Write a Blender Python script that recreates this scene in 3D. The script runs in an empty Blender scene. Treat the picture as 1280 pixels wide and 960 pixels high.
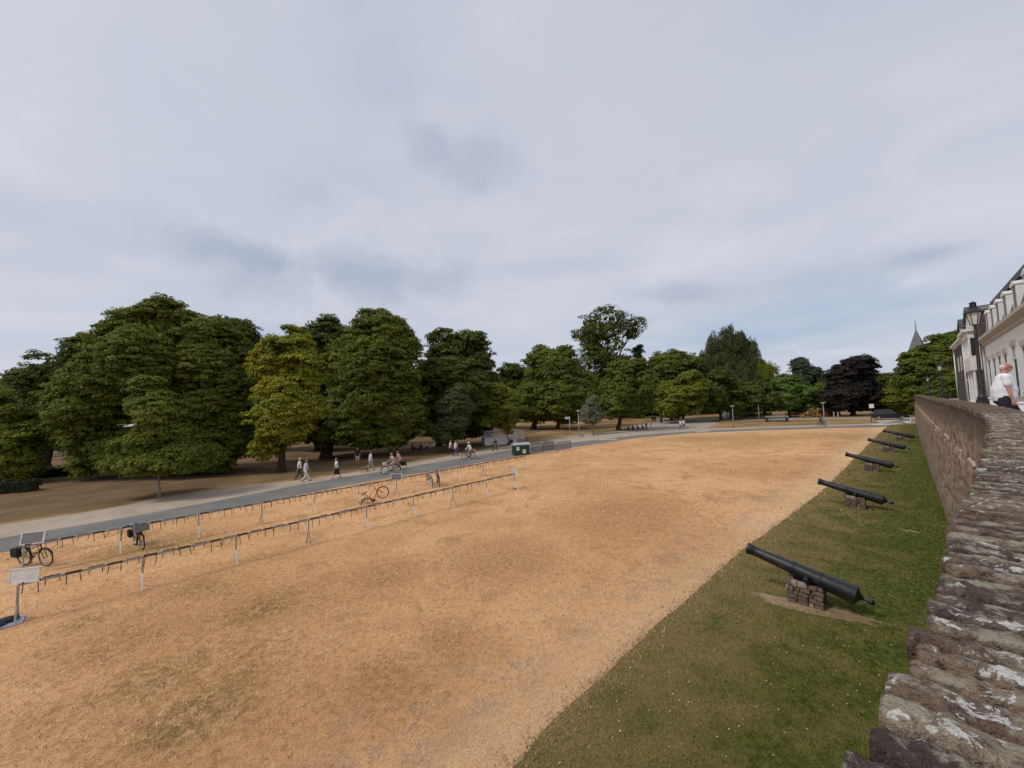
import bpy, bmesh, math, random
import numpy as np
from mathutils import Vector, Matrix, Euler, noise as mnoise

random.seed(7)
RNG = np.random.default_rng(7)
SC = bpy.context.scene
COL = SC.collection
PI = math.pi

# ------------------------------------------------------------------ camera
CAMZ = 5.235
F_PX, PITCH, ROLL = 480.0, 0.0593, -0.0309
_F = Vector((0, math.cos(PITCH), math.sin(PITCH)))
_U0 = Vector((0, -math.sin(PITCH), math.cos(PITCH)))
_R0 = Vector((1, 0, 0))
_R = _R0 * math.cos(ROLL) + _U0 * math.sin(ROLL)
_U = _U0 * math.cos(ROLL) - _R0 * math.sin(ROLL)
cd = bpy.data.cameras.new("camera")
cam = bpy.data.objects.new("camera", cd)
COL.objects.link(cam)
cd.sensor_width = 36.0
cd.lens = F_PX / 1280.0 * 36.0
cd.clip_start = 0.02
cd.clip_end = 6000
cam.matrix_world = Matrix(((_R.x, _U.x, -_F.x, 0), (_R.y, _U.y, -_F.y, 0), (_R.z, _U.z, -_F.z, CAMZ), (0, 0, 0, 1)))
SC.camera = cam

# ------------------------------------------------------------------ sun, sky, exposure
SUN_EL, SUN_AZ = math.radians(50), math.radians(248)     # azimuth clockwise from +Y (behind the camera, left of it)
sl = bpy.data.lights.new("sun", 'SUN')
sl.energy = 1.5
sl.angle = math.radians(11)
sl.color = (1.0, 0.94, 0.86)
sun = bpy.data.objects.new("sun", sl)
COL.objects.link(sun)
_sd = Vector((math.sin(SUN_AZ) * math.cos(SUN_EL), math.cos(SUN_AZ) * math.cos(SUN_EL), math.sin(SUN_EL)))
sun.rotation_euler = _sd.to_track_quat('Z', 'Y').to_euler()
SC.view_settings.view_transform = 'Standard'
SC.view_settings.look = 'None'
SC.view_settings.gamma = 1
SC.view_settings.use_curve_mapping = False
SC.view_settings.exposure = 0.30


def ray(u, v):
    du, dv = (u - 640) / F_PX, (v - 480) / F_PX
    return _F + _R * du - _U * dv


def gz(x):
    return 0.01 * max(-150.0, min(150.0, x))


def G(u, v, up=0.0):
    d = ray(u, v)
    t = (CAMZ - up) / (0.01 * d.x - d.z)
    return Vector((t * d.x, t * d.y, CAMZ + t * d.z))


def AT(u, v, y):
    d = ray(u, v)
    t = y / d.y
    return Vector((t * d.x, t * d.y, CAMZ + t * d.z))


def GX(u, y):
    """ground point at depth y under image column u"""
    p = AT(u, 500, y)
    return Vector((p.x, p.y, gz(p.x)))


def make_world():
    w = bpy.data.worlds.new("World")
    SC.world = w
    w.use_nodes = True
    nt = w.node_tree
    N, L = nt.nodes, nt.links
    N.clear()
    out = N.new('ShaderNodeOutputWorld')
    bg = N.new('ShaderNodeBackground')
    bg.inputs[1].default_value = 0.1
    sky = N.new('ShaderNodeTexSky')
    sky.sky_type = 'NISHITA'
    sky.sun_disc = False
    sky.sun_elevation = SUN_EL
    sky.sun_rotation = SUN_AZ
    sky.dust_density = 2.5
    tc = N.new('ShaderNodeTexCoord')
    sep = N.new('ShaderNodeSeparateXYZ')
    L.new(tc.outputs['Generated'], sep.inputs[0])
    ab = N.new('ShaderNodeMath'); ab.operation = 'ABSOLUTE'; L.new(sep.outputs[2], ab.inputs[0])
    ad = N.new('ShaderNodeMath'); ad.operation = 'ADD'; L.new(ab.outputs[0], ad.inputs[0]); ad.inputs[1].default_value = 0.14
    dx = N.new('ShaderNodeMath'); dx.operation = 'DIVIDE'; L.new(sep.outputs[0], dx.inputs[0]); L.new(ad.outputs[0], dx.inputs[1])
    dy = N.new('ShaderNodeMath'); dy.operation = 'DIVIDE'; L.new(sep.outputs[1], dy.inputs[0]); L.new(ad.outputs[0], dy.inputs[1])
    cmb = N.new('ShaderNodeCombineXYZ'); L.new(dx.outputs[0], cmb.inputs[0]); L.new(dy.outputs[0], cmb.inputs[1])

    def noise(scale, detail, rough, vec, dist=0.0):
        n = N.new('ShaderNodeTexNoise')
        n.inputs['Scale'].default_value = scale
        n.inputs['Detail'].default_value = detail
        n.inputs['Roughness'].default_value = rough
        n.inputs['Distortion'].default_value = dist
        L.new(vec, n.inputs['Vector'])
        return n

    def mrange(sock, a, b, c=0.0, d=1.0):
        m = N.new('ShaderNodeMapRange')
        m.interpolation_type = 'SMOOTHSTEP'
        L.new(sock, m.inputs[0])
        for i, v in enumerate((a, b, c, d)):
            m.inputs[i + 1].default_value = v
        return m.outputs[0]

    def mix(f, a, b):
        m = N.new('ShaderNodeMix'); m.data_type = 'RGBA'
        if isinstance(f, float): m.inputs[0].default_value = f
        else: L.new(f, m.inputs[0])
        for s, v in ((6, a), (7, b)):
            if isinstance(v, tuple): m.inputs[s].default_value = (*v, 1)
            else: L.new(v, m.inputs[s])
        return m.outputs[2]
    K = 10.3
    def c(r, g, b): return (r * K, g * K, b * K)
    n1 = noise(0.55, 5, 0.5, cmb.outputs[0], 0.3)
    n2 = noise(1.7, 6, 0.55, cmb.outputs[0], 0.5)
    # thin high overcast over the blue
    base = mix(0.86, sky.outputs[0], mix(mrange(sep.outputs[2], 0.0, 0.30), c(0.385, 0.438, 0.545), c(0.475, 0.498, 0.562)))
    f1 = mrange(n1.outputs[0], 0.40, 0.62)
    col = mix(f1, base, c(0.475, 0.497, 0.566))
    f2 = mrange(n2.outputs[0], 0.45, 0.75, 0.0, 0.55)
    col = mix(f2, col, c(0.545, 0.562, 0.612))
    f3 = mrange(n1.outputs[0], 0.32, 0.45, 0.55, 0.0)
    col = mix(f3, col, c(0.31, 0.38, 0.52))
    # a few darker ragged wisps under the layer
    wn = noise(5.5, 6, 0.6, tc.outputs['Generated'], 0.4)
    for (u, v, su, sv, k) in ((580, 208, 75, 36, .50), (520, 175, 40, 30, .30), (440, 345, 150, 36, .62), (315, 318, 62, 20, .50), (1165, 318, 40, 11, .50), (838, 366, 52, 14, .45), (90, 280, 330, 34, .22), (60, 330, 260, 16, .15), (690, 335, 160, 14, .18), (1010, 350, 170, 18, .15)):
        d = ray(u, v).normalized()
        sb = N.new('ShaderNodeVectorMath'); sb.operation = 'SUBTRACT'
        L.new(tc.outputs['Generated'], sb.inputs[0]); sb.inputs[1].default_value = d
        mp = N.new('ShaderNodeVectorMath'); mp.operation = 'MULTIPLY'
        h = 480.0 * ray(u, v).length
        mp.inputs[1].default_value = (h / su, h / su, h / sv)
        L.new(sb.outputs[0], mp.inputs[0])
        ln = N.new('ShaderNodeVectorMath'); ln.operation = 'LENGTH'; L.new(mp.outputs[0], ln.inputs[0])
        pr = N.new('ShaderNodeMath'); pr.operation = 'MULTIPLY_ADD'
        L.new(wn.outputs[0], pr.inputs[0]); pr.inputs[1].default_value = -2.6; pr.inputs[2].default_value = 1.3
        sm = N.new('ShaderNodeMath'); sm.operation = 'ADD'; L.new(ln.outputs['Value'], sm.inputs[0]); L.new(pr.outputs[0], sm.inputs[1])
        col = mix(mrange(sm.outputs[0], 0.1, 1.35, k, 0.0), col, c(0.27, 0.32, 0.43))
    L.new(col, bg.inputs[0])
    L.new(bg.outputs[0], out.inputs[0])


make_world()


# ------------------------------------------------------------------ materials
class NT:
    def __init__(s, name):
        s.m = bpy.data.materials.new(name)
        s.m.use_nodes = True
        s.t = s.m.node_tree
        s.N, s.L = s.t.nodes, s.t.links
        s.b = s.N['Principled BSDF']
        s.out = s.N['Material Output']
        s.geo = s.N.new('ShaderNodeNewGeometry')
        s.tc = s.N.new('ShaderNodeTexCoord')
        s.oi = s.N.new('ShaderNodeObjectInfo')
        s.pos = s.geo.outputs['Position']
        s.obj = s.tc.outputs['Object']
        s.island = s.geo.outputs['Random Per Island']

    def put(s, sock, v):
        if isinstance(v, (int, float)): sock.default_value = v
        elif isinstance(v, tuple): sock.default_value = (*v, 1) if len(v) == 3 and sock.type == 'RGBA' else v
        else: s.L.new(v, sock)

    def noise(s, vec, scale, detail=4, rough=0.55, dist=0.0):
        n = s.N.new('ShaderNodeTexNoise')
        s.L.new(vec, n.inputs['Vector'])
        n.inputs['Scale'].default_value = scale; n.inputs['Detail'].default_value = detail
        n.inputs['Roughness'].default_value = rough; n.inputs['Distortion'].default_value = dist
        return n.outputs[0]

    def voronoi(s, vec, scale, feature='F1', rnd=1.0):
        n = s.N.new('ShaderNodeTexVoronoi'); n.feature = feature
        s.L.new(vec, n.inputs['Vector']); n.inputs['Scale'].default_value = scale
        n.inputs['Randomness'].default_value = rnd
        return n

    def rng(s, sock, a, b, c=0.0, d=1.0, smooth=True):
        m = s.N.new('ShaderNodeMapRange')
        if smooth: m.interpolation_type = 'SMOOTHSTEP'
        s.put(m.inputs[0], sock)
        for i, v in enumerate((a, b, c, d)): m.inputs[i + 1].default_value = v
        return m.outputs[0]

    def mix(s, f, a, b, mode='MIX'):
        m = s.N.new('ShaderNodeMix'); m.data_type = 'RGBA'; m.blend_type = mode
        s.put(m.inputs[0], f); s.put(m.inputs[6], a); s.put(m.inputs[7], b)
        return m.outputs[2]

    def math(s, op, a, b=0.0, c=0.0):
        m = s.N.new('ShaderNodeMath'); m.operation = op
        s.put(m.inputs[0], a); s.put(m.inputs[1], b)
        if op == 'MULTIPLY_ADD': s.put(m.inputs[2], c)
        return m.outputs[0]

    def vmath(s, op, a, b):
        m = s.N.new('ShaderNodeVectorMath'); m.operation = op
        s.put(m.inputs[0], a); s.put(m.inputs[1], b)
        return m.outputs['Value'] if op in ('LENGTH', 'DOT_PRODUCT') else m.outputs[0]

    def bump(s, h, strength, dist):
        b = s.N.new('ShaderNodeBump')
        b.inputs['Strength'].default_value = strength; b.inputs['Distance'].default_value = dist
        s.put(b.inputs['Height'], h)
        s.L.new(b.outputs[0], s.b.inputs['Normal'])

    def fin(s, color, rough=0.8, metal=0.0, spec=0.3):
        s.put(s.b.inputs['Base Color'], color)
        s.put(s.b.inputs['Roughness'], rough)
        s.b.inputs['Metallic'].default_value = metal
        s.b.inputs['Specular IOR Level'].default_value = spec
        return s.m


def simple(name, c1, c2=None, scale=6.0, rough=0.7, bump=0.0, metal=0.0, spec=0.3, bscale=None):
    t = NT(name)
    c2 = c2 or tuple(x * 0.7 for x in c1)
    n = t.noise(t.obj, scale, 5)
    col = t.mix(t.rng(n, 0.35, 0.68), c1, c2)
    if bump: t.bump(t.noise(t.obj, bscale or scale * 4, 4), 0.5, bump)
    return t.fin(col, rough, metal, spec)


AZW = math.radians(45.8)
WD = Vector((math.sin(AZW), math.cos(AZW), 0))      # along the wall
WN = Vector((math.cos(AZW), -math.sin(AZW), 0))     # to the right of it


def dry_color(t):
    """parched lawn, from the position on the ground"""
    p = t.pos
    big = t.noise(p, 0.13, 5, 0.6, 0.5)
    mid = t.noise(p, 0.62, 6, 0.66, 0.5)
    fine = t.noise(p, 7.0, 4, 0.65)
    col = t.mix(t.rng(big, 0.36, 0.66), (0.585, 0.328, 0.152), (0.715, 0.432, 0.222))
    col = t.mix(t.rng(mid, 0.47, 0.68, 0, 0.8), col, (0.43, 0.235, 0.108))
    col = t.mix(t.rng(fine, 0.52, 0.70, 0, 0.6), col, (0.34, 0.185, 0.085))
    col = t.mix(t.rng(fine, 0.28, 0.42, 0.4, 0.0), col, (0.72, 0.50, 0.28))
    # sandy worn track along the edge of the green strip
    n = t.vmath('DOT_PRODUCT', p, tuple(WN)); s_ = t.vmath('DOT_PRODUCT', p, tuple(WD))
    ed = t.math('ADD', n, t.math('MULTIPLY_ADD', s_, -0.022, 4.55))
    ed = t.math('ADD', ed, t.math('MULTIPLY_ADD', mid, 1.3, -0.65))
    col = t.mix(t.rng(ed, -1.9, -0.1, 0, 0.42), col, (0.70, 0.50, 0.325))
    g = t.noise(p, 1.9, 6, 0.7, 0.6)
    band = t.math('MULTIPLY', t.rng(ed, -3.4, -1.4), t.rng(ed, -1.2, -0.5, 1, 0))
    g = t.math('ADD', t.math('MULTIPLY', g, 0.6), t.math('MULTIPLY', t.noise(p, 9.0, 5, 0.7, 0.4), 0.4))
    col = t.mix(t.math('MULTIPLY', band, t.rng(g, 0.50, 0.58, 0, 0.55)), col, (0.34, 0.27, 0.215))
    # broad browner areas
    bm_ = None
    for (u, v, r) in ((260, 860, 2.6), (330, 760, 2.2), (150, 800, 1.6), (480, 850, 1.2), (620, 700, 2.6), (480, 720, 1.6), (780, 640, 3.5), (560, 800, 1.0), (60, 900, 1.0)):
        c = G(u, v)
        d = t.vmath('LENGTH', t.vmath('SUBTRACT', p, (c.x, c.y, c.z)), (0, 0, 0))
        d = t.math('ADD', t.math('MULTIPLY', d, 1.0 / r), t.math('MULTIPLY_ADD', mid, 3.0, -1.5))
        k = t.rng(d, 0.0, 1.5, 1, 0)
        bm_ = k if bm_ is None else t.math('MAXIMUM', bm_, k)
    col = t.mix(t.math('MULTIPLY', bm_, t.rng(fine, 0.32, 0.62, 0.25, 0.80)), col, (0.36, 0.190, 0.080))
    # patches where some green is left
    gm = None
    for (u, v, r) in ((265, 885, 0.9), (190, 850, 0.8), (225, 905, 0.6), (700, 830, .01), (215, 678, 2.2), (150, 690, 1.5), (560, 675, 0.5), (245, 735, 1.0), (900, 548, 9.0), (1060, 545, 8.0), (60, 690, 1.0), (330, 760, .8), (100, 780, .7)):
        c = G(u, v)
        d = t.vmath('LENGTH', t.vmath('SUBTRACT', p, (c.x, c.y, c.z)), (0, 0, 0))
        d = t.math('ADD', t.math('MULTIPLY', d, 1.0 / r), t.math('MULTIPLY_ADD', mid, 2.4, -1.2))
        k = t.rng(d, 0.2, 1.3, 1, 0)
        gm = k if gm is None else t.math('MAXIMUM', gm, k)
    gm = t.math('MULTIPLY', gm, t.rng(fine, 0.36, 0.62, 0.15, 0.95))
    col = t.mix(t.math('MULTIPLY', gm, 0.62), col, (0.170, 0.130, 0.040))
    return col, fine


def green_color(t):
    p = t.pos
    mid = t.noise(p, 0.9, 5, 0.6, 0.4)
    fine = t.noise(p, 8.0, 4, 0.65)
    n = t.vmath('DOT_PRODUCT', p, tuple(WN)); s_ = t.vmath('DOT_PRODUCT', p, tuple(WD))
    ed = t.math('ADD', n, t.math('MULTIPLY_ADD', s_, -0.022, 4.5))
    dry = t.math('ADD', t.math('MULTIPLY', ed, -0.21), t.math('MULTIPLY_ADD', mid, 2.0, -0.52))
    dryk = t.rng(dry, -0.38, 0.55)
    col = t.mix(t.rng(fine, 0.35, 0.65), (0.112, 0.124, 0.025), (0.052, 0.068, 0.012))
    col = t.mix(t.math('MULTIPLY', dryk, t.rng(fine, 0.25, 0.6, 0.35, 0.9)), col, (0.245, 0.172, 0.076))
    return col, fine


def mat_ground(name, fn, bumpd):
    t = NT(name)
    col, fine = fn(t)
    h = t.noise(t.pos, 26.0, 5, 0.75)
    t.bump(h, 0.9, bumpd)
    return t.fin(col, 0.95, 0, 0.1)


def mat_blade(name, fn, lo, hi):
    t = NT(name)
    col, fine = fn(t)
    col = t.mix(1.0, col, t.mix(t.island, lo, hi), 'MULTIPLY')
    return t.fin(col, 0.85, 0, 0.15)


M = {}
M['dry_lawn'] = mat_ground('dry lawn', dry_color, 0.03)
M['dry_blade'] = mat_blade('dry grass blade', dry_color, (0.66, 0.63, 0.58), (1.42, 1.40, 1.36))
M['verge'] = mat_ground('green strip', green_color, 0.03)
M['green_blade'] = mat_blade('green grass blade', green_color, (0.6, 0.62, 0.55), (1.55, 1.5, 1.3))


def _park():
    t = NT('park grass')
    big = t.noise(t.pos, 0.12, 4, 0.6, 0.5); fine = t.noise(t.pos, 3.0, 5, 0.7)
    col = t.mix(t.rng(big, 0.40, 0.60), (0.37, 0.225, 0.110), (0.20, 0.140, 0.055))
    col = t.mix(t.rng(fine, 0.45, 0.7, 0, 0.6), col, (0.16, 0.105, 0.045))
    t.bump(t.noise(t.pos, 12, 4, .7), 0.8, 0.05)
    return t.fin(col, 0.95, 0, 0.1)


M['park'] = _park()


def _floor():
    t = NT('shaded woodland floor')  # leaf litter brown, darkened to paint in the shade under the crowns
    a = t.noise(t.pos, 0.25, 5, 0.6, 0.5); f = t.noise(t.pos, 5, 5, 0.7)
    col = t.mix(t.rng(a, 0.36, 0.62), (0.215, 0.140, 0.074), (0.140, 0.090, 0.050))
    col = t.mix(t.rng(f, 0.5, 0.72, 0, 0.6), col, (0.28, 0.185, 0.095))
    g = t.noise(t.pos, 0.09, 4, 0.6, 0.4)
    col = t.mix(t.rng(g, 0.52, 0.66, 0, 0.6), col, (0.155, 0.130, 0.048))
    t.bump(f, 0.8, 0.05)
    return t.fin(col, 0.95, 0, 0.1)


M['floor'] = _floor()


def _asphalt():
    t = NT('asphalt')
    a = t.noise(t.pos, 0.5, 5, 0.6); f = t.noise(t.pos, 60, 3, 0.7)
    col = t.mix(t.rng(a, 0.35, 0.7), (0.165, 0.160, 0.148), (0.215, 0.206, 0.192))
    col = t.mix(t.rng(f, 0.5, 0.8, 0, 0.5), col, (0.24, 0.24, 0.23))
    t.bump(f, 0.5, 0.006)
    return t.fin(col, 0.95, 0, 0.08)


M['asphalt'] = _asphalt()


def _gravel(name, c1, c2, c3):
    t = NT(name)
    a = t.noise(t.pos, 0.6, 5, 0.65, 0.3); f = t.noise(t.pos, 45, 3, 0.7)
    col = t.mix(t.rng(a, 0.35, 0.68), c1, c2)
    col = t.mix(t.rng(f, 0.5, 0.75, 0, 0.5), col, c3)
    t.bump(f, 0.6, 0.01)
    return t.fin(col, 0.95, 0, 0.1)


M['gravel'] = _gravel('gravel', (0.44, 0.365, 0.285), (0.36, 0.29, 0.22), (0.27, 0.215, 0.16))
M['gravel_grey'] = _gravel('pale grey gravel', (0.38, 0.335, 0.28), (0.31, 0.27, 0.225), (0.25, 0.215, 0.175))
M['soil'] = _gravel('bare soil', (0.36, 0.25, 0.165), (0.20, 0.14, 0.075), (0.46, 0.35, 0.24))
M['paving'] = _gravel('walk paving', (0.30, 0.26, 0.23), (0.24, 0.21, 0.19), (0.18, 0.15, 0.13))


def _stone(name, near=True):
    """weathered purple-brown brick with lichen; used on the coping"""
    t = NT(name)
    r = t.oi.outputs['Random'] if near else t.island
    p = t.pos
    a = t.noise(p, 9, 5, 0.65, 0.3); b = t.noise(p, 45, 5, 0.7); c = t.noise(p, 3.2, 4, 0.6)
    col = t.mix(t.rng(r, 0.0, 1.0, 0, 1, False), (0.125, 0.074, 0.055), (0.28, 0.200, 0.140))
    r2 = t.math('FRACT', t.math('MULTIPLY', r, 7.31))
    col = t.mix(t.rng(r2, 0.66, 0.74, 0, 0.75), col, (0.060, 0.045, 0.042))
    col = t.mix(t.rng(r2, 0.12, 0.20, 0.75, 0.0), col, (0.34, 0.265, 0.19))
    col = t.mix(t.rng(a, 0.45, 0.68, 0, 0.75), col, (0.27, 0.205, 0.145))
    col = t.mix(t.rng(b, 0.48, 0.66, 0, 0.85), col, (0.05, 0.038, 0.036))
    pit = t.noise(p, 110, 4, 0.7)
    col = t.mix(t.rng(pit, 0.56, 0.68, 0, 0.7), col, (0.04, 0.03, 0.028))
    col = t.mix(t.rng(pit, 0.34, 0.44, 0.45, 0.0), col, (0.30, 0.25, 0.20))
    # lichen: grey-green crust, white flecks, ochre spots
    g = t.noise(p, 14, 6, 0.72, 0.5)
    nz = t.N.new('ShaderNodeSeparateXYZ'); t.L.new(t.geo.outputs['True Normal'], nz.inputs[0])
    up = t.rng(nz.outputs[2], 0.45, 0.85, 0.12, 1.0)      # lichen mostly on the tops; also paints in their lit-top, dark-side contrast
    col = t.mix(t.math('MULTIPLY', up, t.rng(g, 0.49, 0.60, 0, 0.8)), col, (0.40, 0.37, 0.285))
    w = t.noise(p, 27, 6, 0.75, 0.6)
    wk = t.math('MULTIPLY', t.rng(w, 0.555, 0.59), t.rng(c, 0.42, 0.53))
    col = t.mix(t.math('MULTIPLY', t.math('MULTIPLY', wk, up), 0.95), col, (0.72, 0.71, 0.66))
    o = t.noise(p, 21, 5, 0.7)
    ok = t.math('MULTIPLY', t.rng(o, 0.62, 0.68), t.rng(a, 0.42, 0.5, 1, 0))
    col = t.mix(t.math('MULTIPLY', ok, 0.6), col, (0.36, 0.15, 0.045))
    t.bump(t.math('ADD', t.math('MULTIPLY', b, 0.9), t.math('ADD', a, t.math('MULTIPLY', pit, 0.35))), 1.0, 0.028)
    return t.fin(col, 0.88, 0, 0.2)


M['coping'] = _stone('coping stone')
M['coping_far'] = _stone('coping stone far', False)
M['mortar'] = simple('old mortar', (0.07, 0.058, 0.048), (0.035, 0.028, 0.024), 14, 0.95, 0.01)


def _brickwall():
    t = NT('old brick and rubble')
    uv = t.tc.outputs['UV']
    br = t.N.new('ShaderNodeTexBrick')
    wob = t.vmath('ADD', uv, t.vmath('MULTIPLY', t.N.new('ShaderNodeTexNoise').outputs['Color'], (0.03, 0.03, 0)))
    t.L.new(wob, br.inputs['Vector'])
    br.inputs['Scale'].default_value = 1.0
    br.inputs['Brick Width'].default_value = 0.24
    br.inputs['Row Height'].default_value = 0.085
    br.inputs['Mortar Size'].default_value = 0.011
    br.inputs['Mortar Smooth'].default_value = 0.3
    br.inputs['Bias'].default_value = 0.0
    br.inputs['Color1'].default_value = (0.40, 0.185, 0.120, 1)
    br.inputs['Color2'].default_value = (0.27, 0.165, 0.120, 1)
    br.inputs['Mortar'].default_value = (0.45, 0.37, 0.28, 1)
    p = t.pos
    a = t.noise(p, 0.8, 5, 0.65, 0.5); b = t.noise(p, 5, 5, 0.7); sep = t.N.new('ShaderNodeSeparateXYZ'); t.L.new(uv, sep.inputs[0])
    st = t.noise(t.vmath('MULTIPLY', uv, (1.6, 0.22, 0)), 1.0, 5, 0.65)
    col = t.mix(t.rng(a, 0.40, 0.62, 0, 0.6), br.outputs[0], (0.36, 0.255, 0.18))
    low = t.rng(t.math('ADD', sep.outputs[1], t.math('MULTIPLY_ADD', a, 2.0, -1.0)), 1.6, 3.0, 0.7, 0.0)
    col = t.mix(low, col, (0.32, 0.26, 0.185))
    col = t.mix(t.rng(b, 0.48, 0.66, 0, 0.8), col, (0.10, 0.072, 0.056))
    col = t.mix(t.math('MULTIPLY', t.rng(st, 0.50, 0.66, 0, 0.6), t.rng(b, 0.38, 0.58)), col, (0.52, 0.44, 0.335))
    rub = t.voronoi(t.vmath('MULTIPLY', uv, (2.6, 6.5, 0)), 1.0)
    rc_ = t.N.new('ShaderNodeSeparateXYZ'); t.L.new(rub.outputs['Color'], rc_.inputs[0])
    col = t.mix(t.rng(rc_.outputs[0], 0.55, 0.75, 0, 0.75), col, (0.16, 0.105, 0.08))
    col = t.mix(t.rng(rc_.outputs[1], 0.72, 0.85, 0, 0.7), col, (0.42, 0.34, 0.255))
    top = t.rng(t.math('ADD', sep.outputs[1], t.math('MULTIPLY_ADD', st, 1.4, -0.7)), 3.75, 4.5, 0.0, 0.9)
    col = t.mix(top, col, (0.115, 0.088, 0.072))
    t.bump(t.math('ADD', t.math('MULTIPLY', br.outputs[1], -0.6), t.math('ADD', b, rc_.outputs[0])), 1.0, 0.035)
    return t.fin(col, 0.92, 0, 0.15)


M['wall'] = _brickwall()
M['band'] = simple('pale worn stone', (0.50, 0.43, 0.33), (0.30, 0.24, 0.18), 3.0, 0.9, 0.02)
M['plinth_stone'] = simple('plinth stone', (0.185, 0.135, 0.105), (0.085, 0.062, 0.05), 7, 0.9, 0.02)
M['plinth_pale'] = simple('pale plinth stone', (0.34, 0.28, 0.22), (0.20, 0.15, 0.12), 7, 0.9, 0.02)


def _iron():
    t = NT('black painted iron')
    a = t.noise(t.obj, 3.5, 5, 0.65); b = t.noise(t.obj, 30, 4, 0.6)
    col = t.mix(t.rng(a, 0.4, 0.7), (0.010, 0.011, 0.013), (0.024, 0.025, 0.028))
    col = t.mix(t.rng(b, 0.66, 0.74, 0, 0.5), col, (0.10, 0.085, 0.07))
    t.bump(b, 0.35, 0.004)
    return t.fin(col, t.rng(a, 0.3, 0.7, 0.30, 0.5), 0.0, 0.5)


M['iron'] = _iron()
M['bore'] = simple('bore', (0.008, 0.008, 0.009), None, 8, 0.9)
M['galv'] = simple('galvanised steel', (0.42, 0.42, 0.41), (0.30, 0.30, 0.295), 8, 0.5, 0, 0.35)
M['barrier'] = simple('dull barrier steel', (0.11, 0.115, 0.12), (0.07, 0.075, 0.08), 8, 0.6, 0, 0.1)
M['white_paint'] = simple('white paint', (0.78, 0.77, 0.74), (0.66, 0.65, 0.61), 5, 0.5)
M['white_plaster'] = simple('white plaster', (0.83, 0.835, 0.81), (0.77, 0.775, 0.75), 0.9, 0.8, 0.004, bscale=30)
M['cornice'] = simple('grey cream stone', (0.50, 0.47, 0.42), (0.42, 0.39, 0.34), 1.5, 0.8)
M['slate'] = simple('dark slate', (0.055, 0.055, 0.06), (0.085, 0.082, 0.08), 3, 0.6, 0.01)
M['lead'] = simple('grey lead', (0.24, 0.25, 0.25), (0.18, 0.185, 0.185), 2, 0.6)
M['spire'] = simple('grey slate spire', (0.15, 0.155, 0.165), (0.11, 0.115, 0.12), .4, 0.7)
M['house_brick'] = simple('brown brick', (0.12, 0.085, 0.07), (0.075, 0.055, 0.048), 5, 0.9, 0.008)
M['glass'] = simple('dark window glass', (0.028, 0.030, 0.036), (0.05, 0.052, 0.058), 0.8, 0.38, 0, 0, 0.2)
M['black_metal'] = simple('black metal', (0.022, 0.022, 0.024), (0.04, 0.04, 0.042), 12, 0.5)
M['green_metal'] = simple('grey green metal', (0.11, 0.16, 0.145), (0.085, 0.12, 0.11), 9, 0.5)
M['lamp_glass'] = simple('milky lamp glass', (0.72, 0.71, 0.63), (0.56, 0.57, 0.50), 4, 0.25, 0, 0, 0.5)
M['rubber'] = simple('black rubber', (0.018, 0.018, 0.018), (0.03, 0.03, 0.03), 20, 0.8)
M['chrome'] = simple('bright metal', (0.50, 0.50, 0.50), (0.38, 0.38, 0.38), 12, 0.3, 0, 0.8)
M['red_paint'] = simple('red paint', (0.55, 0.035, 0.025), (0.42, 0.03, 0.02), 9, 0.4)
M['dark_paint'] = simple('dark bicycle paint', (0.025, 0.027, 0.032), (0.04, 0.04, 0.045), 9, 0.35)
M['grey_paint'] = simple('grey bicycle paint', (0.25, 0.27, 0.30), (0.2, 0.2, 0.22), 9, 0.4)
M['crate'] = simple('grey plastic', (0.20, 0.215, 0.225), (0.15, 0.16, 0.17), 9, 0.6)
M['dark_green'] = simple('dark green paint', (0.018, 0.062, 0.045), (0.026, 0.075, 0.055), 3, 0.45)
M['maroon'] = simple('dark red cloth', (0.11, 0.028, 0.035), (0.07, 0.02, 0.025), 3, 0.8)
M['concrete'] = simple('weathered concrete', (0.27, 0.275, 0.25), (0.19, 0.20, 0.17), 1.2, 0.9, 0.01)
M['dark_concrete'] = simple('dark concrete', (0.06, 0.06, 0.06), (0.04, 0.04, 0.04), 2, 0.9)
M['blue_sign'] = simple('blue sign', (0.30, 0.38, 0.60), (0.26, 0.33, 0.55), 2, 0.4)
M['sand_bag'] = simple('black sandbag', (0.03, 0.03, 0.033), (0.055, 0.055, 0.06), 8, 0.8, 0.01)
M['plate'] = simple('blue grey plate', (0.38, 0.43, 0.48), (0.30, 0.34, 0.38), 4, 0.5)
M['mesh_grey'] = simple('grey board', (0.24, 0.25, 0.26), (0.19, 0.20, 0.21), 20, 0.6)
M['flower'] = simple('daisy white', (0.80, 0.79, 0.74), None, 5, 0.7)
M['mud_white'] = simple('road white', (0.70, 0.69, 0.66), (0.55, 0.54, 0.51), 3, 0.8)
M['tail'] = simple('tail lamp', (0.35, 0.02, 0.02), None, 5, 0.3)
M['headlight'] = simple('clear lamp', (0.75, 0.77, 0.80), (0.6, 0.6, 0.62), 5, 0.15)
M['car_paint'] = simple('black car paint', (0.012, 0.013, 0.017), (0.018, 0.019, 0.023), 3, 0.18, 0, 0, 0.6)
M['silver'] = simple('silver car paint', (0.50, 0.51, 0.52), (0.44, 0.45, 0.46), 3, 0.3, 0, 0.3)


def _bark(name, a, b):
    t = NT(name)
    v = t.vmath('MULTIPLY', t.obj, (7, 7, 1.6))
    n = t.noise(v, 1.0, 6, 0.7)
    t.bump(n, 0.9, 0.04)
    return t.fin(t.mix(t.rng(n, 0.35, 0.65), a, b), 0.95, 0, 0.1)


M['bark'] = _bark('bark', (0.075, 0.058, 0.044), (0.035, 0.027, 0.02))
M['bark_pale'] = _bark('pale bark', (0.34, 0.31, 0.27), (0.20, 0.18, 0.15))


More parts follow.
